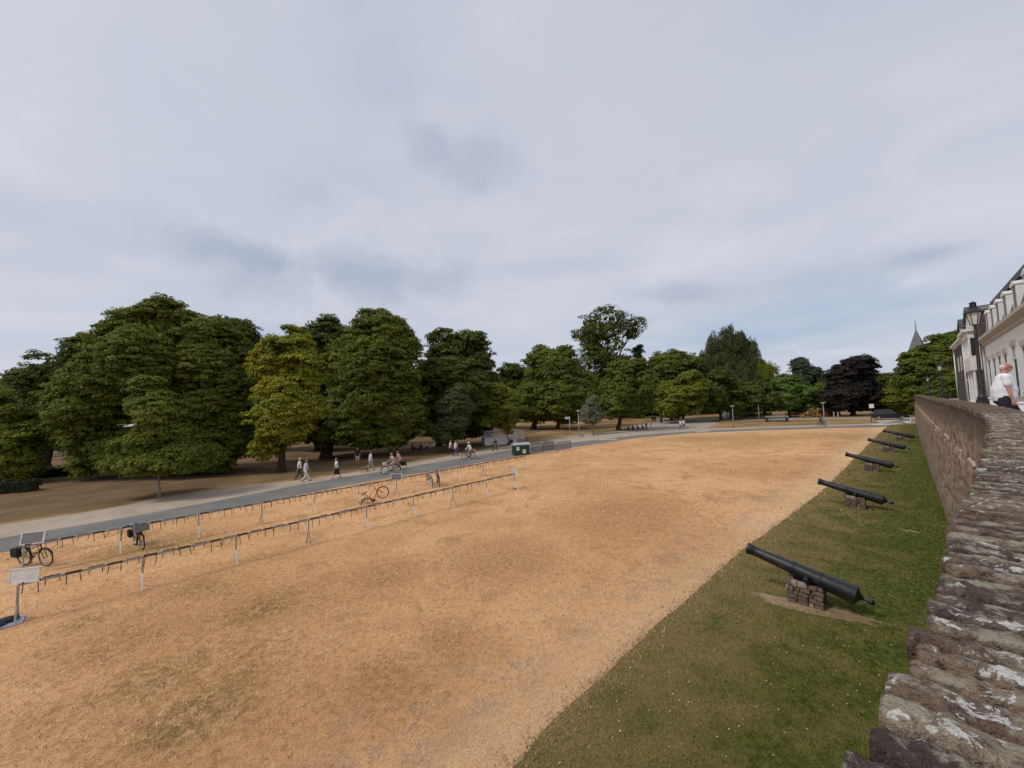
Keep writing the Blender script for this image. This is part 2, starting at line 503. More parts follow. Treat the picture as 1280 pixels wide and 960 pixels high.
def leafmat(name, c1, c2, c3, trans=0.32):
    t = NT(name)
    a = t.noise(t.pos, 0.35, 4, 0.6)
    col = t.mix(t.island, c1, c2)
    col = t.mix(t.rng(a, 0.48, 0.68, 0, 0.75), col, c3)
    t.fin(col, 0.6, 0, 0.12)
    tr = t.N.new('ShaderNodeBsdfTranslucent')
    t.L.new(col, tr.inputs[0])
    mx = t.N.new('ShaderNodeMixShader'); mx.inputs[0].default_value = trans
    t.L.new(t.b.outputs[0], mx.inputs[1]); t.L.new(tr.outputs[0], mx.inputs[2])
    t.L.new(mx.outputs[0], t.out.inputs[0])
    return t.m


LEAF = {
    'chestnut': leafmat('chestnut leaf', (0.083, 0.115, 0.016), (0.201, 0.228, 0.034), (0.232, 0.228, 0.032)),
    'dark': leafmat('dark leaf', (0.054, 0.079, 0.016), (0.134, 0.158, 0.030), (0.144, 0.151, 0.029)),
    'yellow': leafmat('yellowing leaf', (0.159, 0.192, 0.021), (0.329, 0.330, 0.034), (0.464, 0.384, 0.034)),
    'olive': leafmat('olive leaf', (0.120, 0.149, 0.017), (0.226, 0.242, 0.034), (0.262, 0.240, 0.030)),
    'mid': leafmat('mid green leaf', (0.073, 0.113, 0.018), (0.171, 0.206, 0.034), (0.201, 0.206, 0.034)),
    'grey': leafmat('grey green leaf', (0.068, 0.088, 0.035), (0.128, 0.150, 0.058), (0.136, 0.145, 0.053)),
    'silver': leafmat('silver leaf', (0.15, 0.16, 0.10), (0.32, 0.32, 0.22), (0.27, 0.27, 0.18)),
    'fresh': leafmat('fresh green leaf', (0.078, 0.144, 0.030), (0.159, 0.230, 0.048), (0.146, 0.214, 0.046)),
    'pine': leafmat('pine needles', (0.028, 0.050, 0.030), (0.066, 0.092, 0.050), (0.07, 0.088, 0.042), 0.1),
    'purple': leafmat('copper beech leaf', (0.016, 0.014, 0.012), (0.040, 0.032, 0.028), (0.034, 0.031, 0.020), 0.12),
    'hedge': leafmat('hedge leaf', (0.020, 0.030, 0.010), (0.040, 0.055, 0.015), (0.04, 0.05, 0.015), 0.1),
    'straw': leafmat('straw', (0.36, 0.22, 0.085), (0.54, 0.345, 0.145), (0.46, 0.28, 0.10)),
}
_cloth = {}


def cloth(c):
    k = tuple(round(x, 3) for x in c)
    if k not in _cloth:
        _cloth[k] = simple('cloth', k, tuple(x * 0.8 for x in k), 9, 0.85, 0.004)
    return _cloth[k]


SKIN = simple('skin', (0.50, 0.27, 0.19), (0.44, 0.22, 0.15), 7, 0.55)
SKIN_RED = simple('sunburnt skin', (0.52, 0.235, 0.175), (0.46, 0.19, 0.14), 9, 0.5)


# ------------------------------------------------------------------ builders
def link(o, parent=None):
    COL.objects.link(o)
    if parent: o.parent = parent
    return o


def tag(o, label=None, cat=None, group=None, kind=None):
    if label: o['label'] = label
    if cat: o['category'] = cat
    if group: o['group'] = group
    if kind: o['kind'] = kind
    return o


def thing(name, label, cat, loc=(0, 0, 0), rotz=0.0, group=None):
    o = bpy.data.objects.new(name, None)
    o.empty_display_size = 0.2
    o.location = loc
    o.rotation_euler = (0, 0, rotz)
    link(o)
    return tag(o, label, cat, group)


def children(o):
    return [c for c in bpy.data.objects if c.parent == o]


def dup(root, loc=None, rotz=None, label=None, group=None, kids=None):
    def cp(o, parent):
        c = o.copy()
        COL.objects.link(c)
        c.parent = parent
        for k in KIDS.get(o.name, ()): cp(k, c)
        return c
    r = cp(root, None)
    if loc is not None: r.location = loc
    if rotz is not None: r.rotation_euler[2] = rotz
    if label: r['label'] = label
    if group: r['group'] = group
    return r


KIDS = {}


class MB:
    def __init__(s):
        s.v, s.f = [], []

    def add(s, vs, fs):
        o = len(s.v)
        s.v += [tuple(v) for v in vs]
        s.f += [tuple(i + o for i in f) for f in fs]
        return s

    def box(s, c, size, rot=None):
        x, y, z = (k / 2 for k in size)
        vs = [Vector((a * x, b * y, d * z)) for a in (-1, 1) for b in (-1, 1) for d in (-1, 1)]
        if rot is not None: vs = [rot @ v for v in vs]
        c = Vector(c)
        return s.add([v + c for v in vs], [(0, 1, 3, 2), (4, 6, 7, 5), (0, 4, 5, 1), (2, 3, 7, 6), (0, 2, 6, 4), (1, 5, 7, 3)])

    def bar(s, p, q, w, h=None, up=(0, 0, 1)):
        p, q = Vector(p), Vector(q); d = (q - p).normalized(); u = Vector(up)
        if abs(d.dot(u)) > 0.95: u = Vector((1, 0, 0))
        a = d.cross(u).normalized(); b = a.cross(d).normalized()
        h = h or w
        rot = Matrix((a, d, b)).transposed()
        return s.box((p + q) / 2, (w, (q - p).length, h), rot)

    def tube(s, pts, rad, n=8, cap=True, close=False):
        pts = [Vector(p) for p in pts]
        if not isinstance(rad, (list, tuple)): rad = [rad] * len(pts)
        vs, fs = [], []
        prev = None
        m = len(pts)
        for i, p in enumerate(pts):
            if close: d = pts[(i + 1) % m] - pts[i - 1]
            else: d = pts[min(i + 1, m - 1)] - pts[max(i - 1, 0)]
            d = d.normalized()
            if prev is None:
                a = d.orthogonal().normalized()
            else:
                a = (prev - d * prev.dot(d))
                a = a.normalized() if a.length > 1e-6 else d.orthogonal().normalized()
            prev = a
            b = d.cross(a)
            for k in range(n):
                t = 2 * PI * k / n
                vs.append(p + (a * math.cos(t) + b * math.sin(t)) * rad[i])
        rg = m if close else m - 1
        for i in range(rg):
            j = (i + 1) % m
            for k in range(n):
                fs.append((i * n + k, i * n + (k + 1) % n, j * n + (k + 1) % n, j * n + k))
        if cap and not close:
            fs.append(tuple(range(n - 1, -1, -1)))
            fs.append(tuple((m - 1) * n + k for k in range(n)))
        return s.add(vs, fs)

    def lathe(s, prof, n=16, origin=(0, 0, 0), axis=(0, 0, 1), sx=1.0, sy=1.0):
        """prof: (height along axis, radius)"""
        ax = Vector(axis).normalized()
        a = ax.orthogonal().normalized() if abs(ax.z) < 0.99 else Vector((1, 0, 0))
        b = ax.cross(a)
        o = Vector(origin); vs, fs = [], []
        for (h, r) in prof:
            for k in range(n):
                t = 2 * PI * (k + 0.5) / n
                vs.append(o + ax * h + a * (r * sx * math.cos(t)) + b * (r * sy * math.sin(t)))
        for i in range(len(prof) - 1):
            for k in range(n):
                fs.append((i * n + k, i * n + (k + 1) % n, (i + 1) * n + (k + 1) % n, (i + 1) * n + k))
        fs.append(tuple(range(n - 1, -1, -1)))
        fs.append(tuple((len(prof) - 1) * n + k for k in range(n)))
        return s.add(vs, fs)

    def ell(s, c, r, rot=None, nu=10, nv=7):
        c = Vector(c); vs, fs = [], []
        for i in range(nv + 1):
            ph = PI * (i + 0.02 if i == 0 else (i - 0.02 if i == nv else i)) / nv
            for k in range(nu):
                t = 2 * PI * k / nu
                v = Vector((r[0] * math.sin(ph) * math.cos(t), r[1] * math.sin(ph) * math.sin(t), r[2] * math.cos(ph)))
                if rot is not None: v = rot @ v
                vs.append(c + v)
        for i in range(nv):
            for k in range(nu):
                fs.append((i * nu + k, (i + 1) * nu + k, (i + 1) * nu + (k + 1) % nu, i * nu + (k + 1) % nu))
        fs.append(tuple(range(nu))); fs.append(tuple(nv * nu + k for k in range(nu - 1, -1, -1)))
        return s.add(vs, fs)

    def cap(s, p, q, r0, r1, n=10):
        """tapered capsule"""
        p, q = Vector(p), Vector(q); d = (q - p)
        L = d.length; d = d / L
        prof = []
        for i in range(4):
            t = PI / 2 * i / 3
            prof.append((-r0 * math.cos(t), max(r0 * math.sin(t), 0.001)))
        for i in range(4):
            t = PI / 2 * (3 - i) / 3
            prof.append((L + r1 * math.cos(t), max(r1 * math.sin(t), 0.001)))
        return s.lathe(prof, n, p, d)

    def prism(s, poly, z0, z1):
        """poly in x,y extruded in z"""
        n = len(poly)
        vs = [(x, y, z0) for x, y in poly] + [(x, y, z1) for x, y in poly]
        fs = [tuple(range(n - 1, -1, -1)), tuple(range(n, 2 * n))] + [(i, (i + 1) % n, n + (i + 1) % n, n + i) for i in range(n)]
        return s.add(vs, fs)

    def prism_y(s, poly, y0, y1):
        """poly in x,z extruded along y"""
        n = len(poly)
        vs = [(x, y0, z) for x, z in poly] + [(x, y1, z) for x, z in poly]
        fs = [tuple(range(n)), tuple(range(2 * n - 1, n - 1, -1))] + [(i, n + i, n + (i + 1) % n, (i + 1) % n) for i in range(n)]
        return s.add(vs, fs)

    def prism_x(s, poly, x0, x1):
        """poly in y,z extruded along x"""
        n = len(poly)
        vs = [(x0, y, z) for y, z in poly] + [(x1, y, z) for y, z in poly]
        fs = [tuple(range(n - 1, -1, -1)), tuple(range(n, 2 * n))] + [(i, (i + 1) % n, n + (i + 1) % n, n + i) for i in range(n)]
        return s.add(vs, fs)

    def mesh(s, name, fix=True):
        me = bpy.data.meshes.new(name)
        me.from_pydata(s.v, [], s.f)
        if fix:
            bm = bmesh.new(); bm.from_mesh(me)
            bmesh.ops.recalc_face_normals(bm, faces=bm.faces)
            bm.to_mesh(me); bm.free()
        return me

    def build(s, name, m, parent=None, smooth=False, bevel=0.0, loc=None):
        me = s.mesh(name)
        if bevel:
            bm = bmesh.new(); bm.from_mesh(me)
            es = [e for e in bm.edges if len(e.link_faces) == 2 and e.calc_face_angle(0) > 0.6]
            bmesh.ops.bevel(bm, geom=es, offset=bevel, segments=2, affect='EDGES', clamp_overlap=True)
            bm.to_mesh(me); bm.free()
        if smooth:
            me.polygons.foreach_set('use_smooth', [True] * len(me.polygons))
            if smooth != 'all':
                try: me.set_sharp_from_angle(angle=math.radians(40))
                except Exception: pass
        me.materials.append(m)
        o = bpy.data.objects.new(name, me)
        link(o, parent)
        if parent: KIDS.setdefault(parent.name, []).append(o)
        if loc is not None: o.location = loc
        return o


def fast(name, V, F, m, parent=None, smooth=False):
    """numpy arrays -> one mesh object (faces all of one size)"""
    V = np.ascontiguousarray(V, dtype=np.float32); F = np.ascontiguousarray(F, dtype=np.int32)
    me = bpy.data.meshes.new(name)
    k = F.shape[1]
    me.vertices.add(len(V)); me.vertices.foreach_set('co', V.ravel())
    me.loops.add(F.size); me.loops.foreach_set('vertex_index', F.ravel())
    me.polygons.add(len(F)); me.polygons.foreach_set('loop_start', np.arange(0, F.size, k, dtype=np.int32))
    if smooth: me.polygons.foreach_set('use_smooth', np.ones(len(F), dtype=bool))
    me.update(calc_edges=True)
    me.materials.append(m)
    o = bpy.data.objects.new(name, me)
    link(o, parent)
    if parent: KIDS.setdefault(parent.name, []).append(o)
    return o


def share(src, name, parent, loc, rot=(0, 0, 0), scale=(1, 1, 1)):
    o = bpy.data.objects.new(name, src)
    o.location, o.rotation_euler, o.scale = loc, rot, scale
    link(o, parent)
    if parent: KIDS.setdefault(parent.name, []).append(o)
    return o


def unit(a):
    return a / np.maximum(np.linalg.norm(a, axis=-1, keepdims=True), 1e-9)


def leaves(C, Nrm, S, asp=0.6, droop=None):
    """rhombic leaves: centres, normals, half length -> V,F"""
    n = len(C)
    t = unit(np.cross(Nrm, RNG.normal(size=(n, 3))))
    if droop is not None: t = unit(t * (1 - droop) + np.array([0, 0, -1.0]) * droop)
    b = unit(np.cross(Nrm, t))
    S = S[:, None]
    fold = Nrm * S * 0.18
    V = np.stack([C - t * S, C + b * S * asp + fold, C + t * S, C - b * S * asp + fold], 1).reshape(-1, 3)
    F = np.arange(4 * n).reshape(n, 4)
    return V, F


def sphere_dirs(n):
    return unit(RNG.normal(size=(n, 3)))


def crown_points(blobs, rc, per, style='broad', fill=1.0, dens=1.0):
    """blobs: (centre, (rx,ry,rz)) in local metres; leaf clumps on and in the blobs"""
    Cs, Ns, Ss = [], [], []
    for bi, (c, r) in enumerate(blobs):
        c, r = np.array(c, float), np.array(r, float)
        rm = float(np.mean(r))
        lr = max(rc * 1.5, min(0.40 * rm, rc * 4.4))
        nl = max(6, int(3.0 * (rm / lr) ** 2))
        ld = unit(RNG.normal(size=(nl, 3)) * [1, 1, 0.9])
        lobe_r = lr * RNG.uniform(0.55, 1.35, nl)
        Lc = c + ld * (r * 0.97 - np.minimum(lobe_r[:, None] * 0.92, r * 0.8)) * RNG.uniform(0.80, 1.13, (nl, 1))
        Ps, ds = [], []
        for q in range(nl):
            m = max(5, int(7.2 * dens * (lobe_r[q] / rc) ** 2))
            dd = unit(sphere_dirs(m) + ld[q] * 0.75 + np.array([0, 0, 0.28]))
            Ps.append(Lc[q] + dd * lobe_r[q] * np.array([1, 1, 0.85]) * np.where(RNG.random((m, 1)) < 0.16, RNG.uniform(1.05, 1.38, (m, 1)), RNG.uniform(0.74, 1.06, (m, 1))))
            ds.append(unit(dd + ld[q] * 0.5))
        P, d = np.concatenate(Ps), np.concatenate(ds)
        n = len(P); keep = np.ones(n, bool)
        for bj, (c2, r2) in enumerate(blobs):
            if bj != bi:
                q = np.linalg.norm((P - np.array(c2)) / np.array(r2), axis=1)
                keep &= q > 0.66
        P, d = P[keep], d[keep]
        n = len(P)
        if n == 0: continue
        out = d
        k = per
        crad = rc * RNG.uniform(0.55, 1.4, n)
        v = sphere_dirs(n * k).reshape(n, k, 3)
        v[..., 2] = np.abs(v[..., 2]) * 1.0 - 0.22
        v = v + out[:, None, :] * 0.35
        v = unit(v)
        fl = np.array([1.0, 1.0, 0.62]) if style != 'willow' else np.array([0.55, 0.55, 1.5])
        if style == 'upright': fl = np.array([0.6, 0.6, 1.3])
        pos = P[:, None, :] + v * crad[:, None, None] * fl * RNG.uniform(0.72, 1.12, (n, k, 1))
        nr = unit(v * 0.75 + out[:, None, :] * 0.35 + np.array([0, 0, 0.40]) + RNG.normal(size=(n, k, 3)) * 0.26)
        Cs.append(pos.reshape(-1, 3)); Ns.append(nr.reshape(-1, 3))
        Ss.append((crad[:, None] * RNG.uniform(0.15, 0.30, (n, k))).reshape(-1))
        m = int(n * 1.6 * fill)
        dd = sphere_dirs(m); rr = RNG.random(m) ** (1 / 2.2) * 0.74
        Cs.append(c + dd * r * rr[:, None]); Ns.append(unit(dd + RNG.normal(size=(m, 3)) * 0.8))
        Ss.append(rc * RNG.uniform(0.5, 0.9, m))
    return np.concatenate(Cs), np.concatenate(Ns), np.concatenate(Ss)


def tree(name, label, base, blobs_px, depth, leaf, trunk_r=0.3, per=42, clump_px=5.6, style='broad', bark='bark', group=None, cat='tree', fill=1.0, limbs=True, flat=1.0, gap=1.0, dens=1.0):
    """base: ground point; blobs_px: (u, v, half width, half height) in photograph pixels at the tree's depth"""
    base = Vector(base)
    t = thing(name, label, cat, base, 0, group)
    blobs = []
    for (u, v, a, b) in blobs_px:
        p = AT(u, v, depth)
        k = depth / F_PX
        cs = 480.0 / math.hypot(480.0, u - 640.0)      # a round crown looks wider off the picture's centre
        dy = random.uniform(-0.25, 0.25) * a * k * cs
        blobs.append(((p.x - base.x, p.y - base.y + dy, p.z - base.z), (a * k * cs, a * k * cs * 0.95 * flat, b * k * 0.96)))
    rc = max(0.30, clump_px * depth / F_PX * 1.0)
    C, N, S = crown_points(blobs, rc * gap, per, style, fill, dens)
    ok = C[:, 2] > 0.25
    C, N, S = C[ok], N[ok], S[ok]
    V, F = leaves(C, N, S, 0.62 if style != 'willow' else 0.3, 0.75 if style == 'willow' else (0.25 if style == 'broad' else None))
    fast('crown', V, F, LEAF[leaf], t)
    # trunk and limbs as one tapered mesh
    mb = MB()
    top = max(blobs, key=lambda q: q[0][2])
    cz = sum(b[0][2] for b in blobs) / len(blobs); cx = sum(b[0][0] for b in blobs) / len(blobs); cy = sum(b[0][1] for b in blobs) / len(blobs)
    H = top[0][2]
    pts, rad = [], []
    for i in range(7):
        f = i / 6
        pts.append((top[0][0] * f ** 1.5 + random.uniform(-.3, .3) * trunk_r * (i > 0), top[0][1] * f ** 1.5, -0.1 + (H + 0.1) * f))
        rad.append(trunk_r * (1.45 if i == 0 else (1 - 0.85 * f)))
    pts.insert(1, (0, 0, min(0.5, H * 0.1))); rad.insert(1, trunk_r * 1.05)
    mb.tube(pts, rad, 9)
    if limbs:
        for (c, r) in blobs:
            st = Vector(pts[3]).lerp(Vector(pts[4]), random.random())
            st.z = min(st.z, max(0.6, c[2] - r[2] * 0.5))
            e = Vector(c); mid = st.lerp(e, 0.55) + Vector((0, 0, 0.3))
            mb.tube([st, mid, e], [trunk_r * 0.5, trunk_r * 0.33, trunk_r * 0.1], 6)
            for j in range(2):
                d = Vector(sphere_dirs(1)[0]); d.z = abs(d.z)
                e2 = e + Vector((d.x * r[0], d.y * r[1], d.z * r[2])) * 0.75
                mb.tube([mid, mid.lerp(e2, 0.6) + Vector((0, 0, 0.1)), e2], [trunk_r * 0.28, trunk_r * 0.16, trunk_r * 0.05], 5)
    mb.build('trunk', M[bark], t, smooth=True)
    return t


# ------------------------------------------------------------------ the ground
def sheet(name, pts, m, up, kind='structure', loc=None):
    mb = MB()
    mb.add([(p[0], p[1], gz(p[0]) + up) for p in pts], [tuple(range(len(pts)))])
    me = bpy.data.meshes.new(name)
    me.from_pydata(mb.v, [], mb.f)
    bm = bmesh.new(); bm.from_mesh(me)
    bmesh.ops.triangulate(bm, faces=bm.faces, ngon_method='EAR_CLIP')
    for f in bm.faces:
        f.normal_update()
        if f.normal.z < 0: f.normal_flip()
    bm.to_mesh(me); bm.free()
    me.materials.append(m)
    o = link(bpy.data.objects.new(name, me))
    o['kind'] = kind
    return o


def densify(pts, step, wob, seed=0):
    out = []
    for a, b in zip(pts[:-1], pts[1:]):
        a, b = Vector((a[0], a[1], 0)), Vector((b[0], b[1], 0))
        n = max(1, int((b - a).length / step))
        nr = (b - a).normalized().cross(Vector((0, 0, 1)))
        for i in range(n):
            p = a.lerp(b, i / n)
            w = wob * (mnoise.noise(p * 1.1 + Vector((seed, 0, 0))) + 0.6 * mnoise.noise(p * 4.0 + Vector((0, seed, 3))))
            out.append(p + nr * w)
    out.append(Vector((pts[-1][0], pts[-1][1], 0)))
    return out


gx = [-3000, -150, 0, 150, 3000]; gy = [-200, 0, 200, 3000]
mb = MB()
mb.add([(x, y, gz(x) - 0.012) for y in gy for x in gx], [(j * 5 + i, j * 5 + i + 1, (j + 1) * 5 + i + 1, (j + 1) * 5 + i) for j in range(3) for i in range(4)])
tag(mb.build('ground', M['park']), kind='structure')

P2 = lambda u, v: (G(u, v).x, G(u, v).y)
# asphalt cycle road: its lawn-side edge and its gravel-side edge, from left to right
road_near = [(-60, -10), (-40, -3), P2(0, 691), P2(110, 669), P2(280, 638), P2(380, 617.5), P2(460, 602), P2(560, 585.5), P2(640, 571), P2(725, 558), P2(800, 547), P2(870, 541), P2(950, 538), P2(1050, 535), P2(1100, 534)]
road_far = [(-66, -4), (-46, 4), P2(0, 673), P2(110, 655), P2(280, 624.5), P2(380, 605), P2(460, 592), P2(560, 575.5), P2(640, 562), P2(725, 552), P2(800, 543.6), P2(870, 538.8), P2(950, 535.4), P2(1050, 532.4), P2(1100, 530.5)]
grav_far = [(-72, 4), (-52, 12), P2(0, 656), P2(110, 640), P2(200, 622.5), P2(280, 610.5), P2(380, 599.5), P2(460, 587.5), P2(560, 570), P2(640, 556), P2(725, 546), P2(800, 541.2), P2(870, 536.6), P2(950, 533.5), P2(1050, 530.6), P2(1100, 529)]
end = [(76, 70), (95, 80)]
rn = [Vector((*p, 0)) for p in road_near] + [Vector((66, 63.6, 0)), Vector((96, 66, 0))]
rf = [Vector((*p, 0)) for p in road_far] + [Vector((70, 70, 0)), Vector((100, 74, 0))]
gf = [Vector((*p, 0)) for p in grav_far] + [Vector((68, 72.5, 0)), Vector((100, 78, 0))]
sheet('asphalt_road', densify(rn, 1.5, 0.10, 1) + list(reversed(rf)), M['asphalt'], 0.004)
sheet('gravel_path', rf + list(reversed(densify(gf, 1.5, 0.28, 2))), M['gravel'], 0.0045)
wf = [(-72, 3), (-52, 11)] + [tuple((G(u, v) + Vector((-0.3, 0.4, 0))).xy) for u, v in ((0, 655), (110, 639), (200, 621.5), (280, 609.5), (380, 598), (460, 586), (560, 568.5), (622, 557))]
sheet('shaded_wood_floor', densify(wf, 1.2, 0.5, 8) + [GX(650, 66), GX(690, 90), GX(640, 105), GX(300, 85), GX(-150, 70)], M['floor'], -0.006)  # darker sheet: tree shade put into the ground colour
# pale branch running up to the far path
br_ = [P2(700, 551), P2(760, 545.2), P2(830, 539), P2(880, 536.2), P2(900, 529), P2(885, 526.5), P2(950, 524.9), P2(1060, 523.9), P2(1120, 523.4), P2(1120, 521.8), P2(1060, 522.2), P2(950, 522.7), P2(870, 522.6), P2(825, 523.5), P2(818, 527), P2(800, 531), P2(780, 538), P2(720, 544), P2(680, 549)]
sheet('park_path', br_, M['gravel_grey'], 0.000)

VB = [(-31, -24), (-17.5, -10.5), (-8.2, -1.5), P2(640, 960), P2(715, 880), P2(800, 800), P2(925, 690), P2(1028, 614), P2(1100, 541), (57, 58.8), (63, 63)]   # edge of the green strip
vb = densify(VB, 0.2, 0.07, 5)
lawn_near = densify(rn, 1.5, 0.10, 1)
sheet('dry_lawn', lawn_near[:-1] + list(reversed([Vector((p[0] + 0.6, p[1] - 0.6, 0)) for p in VB])) + [Vector((-60, -24, 0))], M['dry_lawn'], 0.0)


# the wall line: offset n of its outer face from the line through the camera, by distance s along it
WS = [(-12, -1.25), (-3, -0.36), (0, -0.085), (0.56, -0.032), (1.0, 0.018), (1.74, 0.092), (2.45, .175), (3.85, 0.33), (5.44, 0.49), (7.43, 0.675), (9.24, 0.795), (12.8, 0.97), (16, 1.02), (22, 0.96), (30, 0.90), (45, 0.82), (88, 0.68)]


def wall_n(s):
    xs = [a for a, b in WS]
    i = 0
    while i < len(WS) - 2 and s > xs[i + 1]: i += 1
    i0, i1, i2, i3 = max(i - 1, 0), i, i + 1, min(i + 2, len(WS) - 1)
    t = (s - xs[i1]) / (xs[i2] - xs[i1])
    m1 = (WS[i2][1] - WS[i0][1]) / max(xs[i2] - xs[i0], 1e-6) * (xs[i2] - xs[i1])
    m2 = (WS[i3][1] - WS[i1][1]) / max(xs[i3] - xs[i1], 1e-6) * (xs[i2] - xs[i1])
    h = t * t * t, t * t
    return (2 * h[0] - 3 * h[1] + 1) * WS[i1][1] + (h[0] - 2 * h[1] + t) * m1 + (-2 * h[0] + 3 * h[1]) * WS[i2][1] + (h[0] - h[1]) * m2


def wall_top(s):
    return CAMZ - 0.40 + 0.0042 * max(s, 0)


def walk_z(s):
    return CAMZ - 1.17 + 0.0042 * s


def W(s, n, z=0.0):
    p = WD * s + WN * n
    return Vector((p.x, p.y, z))


S_END = 88.0
base_line = [W(s, wall_n(s) - 0.14) for s in np.linspace(-12, S_END, 80)]
sheet('grass_strip', vb + [W(S_END, wall_n(S_END) + 1)] + [Vector(p) + Vector((WN.x, WN.y, 0)) * 0.3 for p in reversed(base_line)] + [W(-30, -1.0)], M['verge'], 0.004)
# greener ground past the end of the wall
# bare soil round the nearest cannon and a few scuffed spots
c1 = G(1012, 757)


def blotch(c, a, b, ang, name, m, up, seed):
    pts = []
    for i in range(96):
        t = 2 * PI * i / 96
        r = 1 + 0.34 * mnoise.noise(Vector((math.cos(t) * 1.7 + seed, math.sin(t) * 1.7, seed))) + 0.30 * mnoise.noise(Vector((math.cos(t) * 6, math.sin(t) * 6 + seed, 0)))
        x, y = a * r * math.cos(t), b * r * math.sin(t)
        pts.append((c.x + x * math.cos(ang) - y * math.sin(ang), c.y + x * math.sin(ang) + y * math.cos(ang)))
    return sheet(name, pts, m, up)


blotch(G(1014, 760), 1.2, 0.30, math.atan2(-WN.y, -WN.x) + 0.16, 'bare_soil', M['soil'], 0.008, 1.0)
blotch(G(1137, 664), 0.28, 0.12, 2.4, 'bare_soil', M['soil'], 0.008, 3.0)
# ------------------------------------------------------------------ the city wall
cw = thing('city_wall', 'long old brick rampart wall with a coping of upright lichen covered stones', 'wall', W(0, 0, 0), PI / 2 - AZW)


def WL(s, n, z):
    """wall-local coordinates (x along, y to the left)"""
    return Vector((s, -n, z))


ss = list(np.concatenate([np.arange(-12, 30, 0.35), np.arange(30, S_END + 0.01, 0.8)]))
V, F, UV = [], [], []
rows = 22
for i, s in enumerate(ss):
    n0 = wall_n(s); zb = gz((WD * s + WN * n0).x) - 0.1; zt = wall_top(s) - 0.075
    for j in range(rows + 1):
        f = j / rows
        z = zb + (zt - zb) * f
        ledge = 0.05 if z < walk_z(s) - 0.62 else 0.0
        d = 0.14 * (1 - f) + ledge + 0.035 * mnoise.noise(Vector((s * 1.6, z * 2.4, 0))) + 0.02 * mnoise.noise(Vector((s * 7, z * 9, 4)))
        V.append(WL(s, n0 - d + 0.02, z)); UV.append((s, z))
nr_ = rows + 1
for i in range(len(ss) - 1):
    for j in range(rows):
        F.append((i * nr_ + j, (i + 1) * nr_ + j, (i + 1) * nr_ + j + 1, i * nr_ + j + 1))
# top bed, inner face and the far end
o0 = len(V)
for s in ss:
    n0 = wall_n(s); zt = wall_top(s) - 0.075
    V += [WL(s, n0 + 0.02, zt), WL(s, n0 + 0.50, zt), WL(s, n0 + 0.50, walk_z(s) - 0.3)]; UV += [(s, zt), (s, zt + 0.4), (s, zt - .5)]
for i in range(len(ss) - 1):
    a = o0 + i * 3; b = a + 3
    F += [(a, b, b + 1, a + 1), (a + 1, b + 1, b + 2, a + 2)]
e = len(V); n0 = wall_n(S_END)
V += [WL(S_END, n0 - 0.14, 0.3), WL(S_END, n0 + 1.2, 0.3), WL(S_END, n0 + 1.2, wall_top(S_END) - 0.075), WL(S_END, n0, wall_top(S_END) - 0.075)]
UV += [(0, 0), (1, 0), (1, 5), (0, 5)]; F.append((e, e + 1, e + 2, e + 3))
me = bpy.data.meshes.new('masonry'); me.from_pydata(V, [], F)
uvl = me.uv_layers.new(name='UVMap')
for lp in me.loops: uvl.data[lp.index].uv = UV[lp.vertex_index]
me.materials.append(M['wall'])
link(bpy.data.objects.new('masonry', me), cw)
# mortar bed just under the coping stones
mbm = MB(); V, F = [], []
for s in ss:
    n0 = wall_n(s)
    V += [WL(s, n0 + 0.012, wall_top(s) - 0.10), WL(s, n0 + 0.02, wall_top(s) - 0.052), WL(s, n0 + 0.47, wall_top(s) - 0.052)]
for i in range(len(ss) - 1):
    a = i * 3; b = a + 3
    F += [(a, b, b + 1, a + 1), (a + 1, b + 1, b + 2, a + 2)]
mbm.add(V, F); mbm.build('mortar_bed', M['mortar'], cw)


def rough_stone(L, Wd, H, nx, ny, nz, amp, rnd, seed):
    """a worn brick: subdivided box, rounded and pitted; x along its length"""
    bm = bmesh.new()
    bmesh.ops.create_cube(bm, size=1.0)
    cuts = {0: nx, 1: ny, 2: nz}
    for ax, k in cuts.items():
        if k > 1:
            es = [e for e in bm.edges if abs((e.verts[1].co - e.verts[0].co)[ax]) > 0.6 * (1.0 if True else 1)]
            es = [e for e in es if abs((e.verts[1].co - e.verts[0].co).normalized()[ax]) > 0.9]
            bmesh.ops.subdivide_edges(bm, edges=es, cuts=k - 1, use_grid_fill=True)
    for v in bm.verts:
        c = v.co.copy()
        p = Vector((c.x * L, c.y * Wd, c.z * H))
        # round the edges
        hx, hy, hz = L / 2, Wd / 2, H / 2
        q = Vector((max(abs(p.x) - (hx - rnd), 0), max(abs(p.y) - (hy - rnd), 0), max(abs(p.z) - (hz - rnd), 0)))
        if q.length > rnd:
            k = q.normalized() * rnd
            p = Vector((math.copysign(min(abs(p.x), hx - rnd) + (k.x if abs(p.x) > hx - rnd else 0), p.x),
                        math.copysign(min(abs(p.y), hy - rnd) + (k.y if abs(p.y) > hy - rnd else 0), p.y),
                        math.copysign(min(abs(p.z), hz - rnd) + (k.z if abs(p.z) > hz - rnd else 0), p.z)))
        d = mnoise.noise_vector(p * 11 + Vector((seed * 3.1, seed, 0))) * amp + mnoise.noise_vector(p * 38 + Vector((0, seed, seed * 2))) * amp * 0.8
        v.co = p + d
    bmesh.ops.recalc_face_normals(bm, faces=bm.faces)
    me = bpy.data.meshes.new('coping_stone')
    bm.to_mesh(me); bm.free()
    me.polygons.foreach_set('use_smooth', [True] * len(me.polygons))
    me.materials.append(M['coping'])
    return me


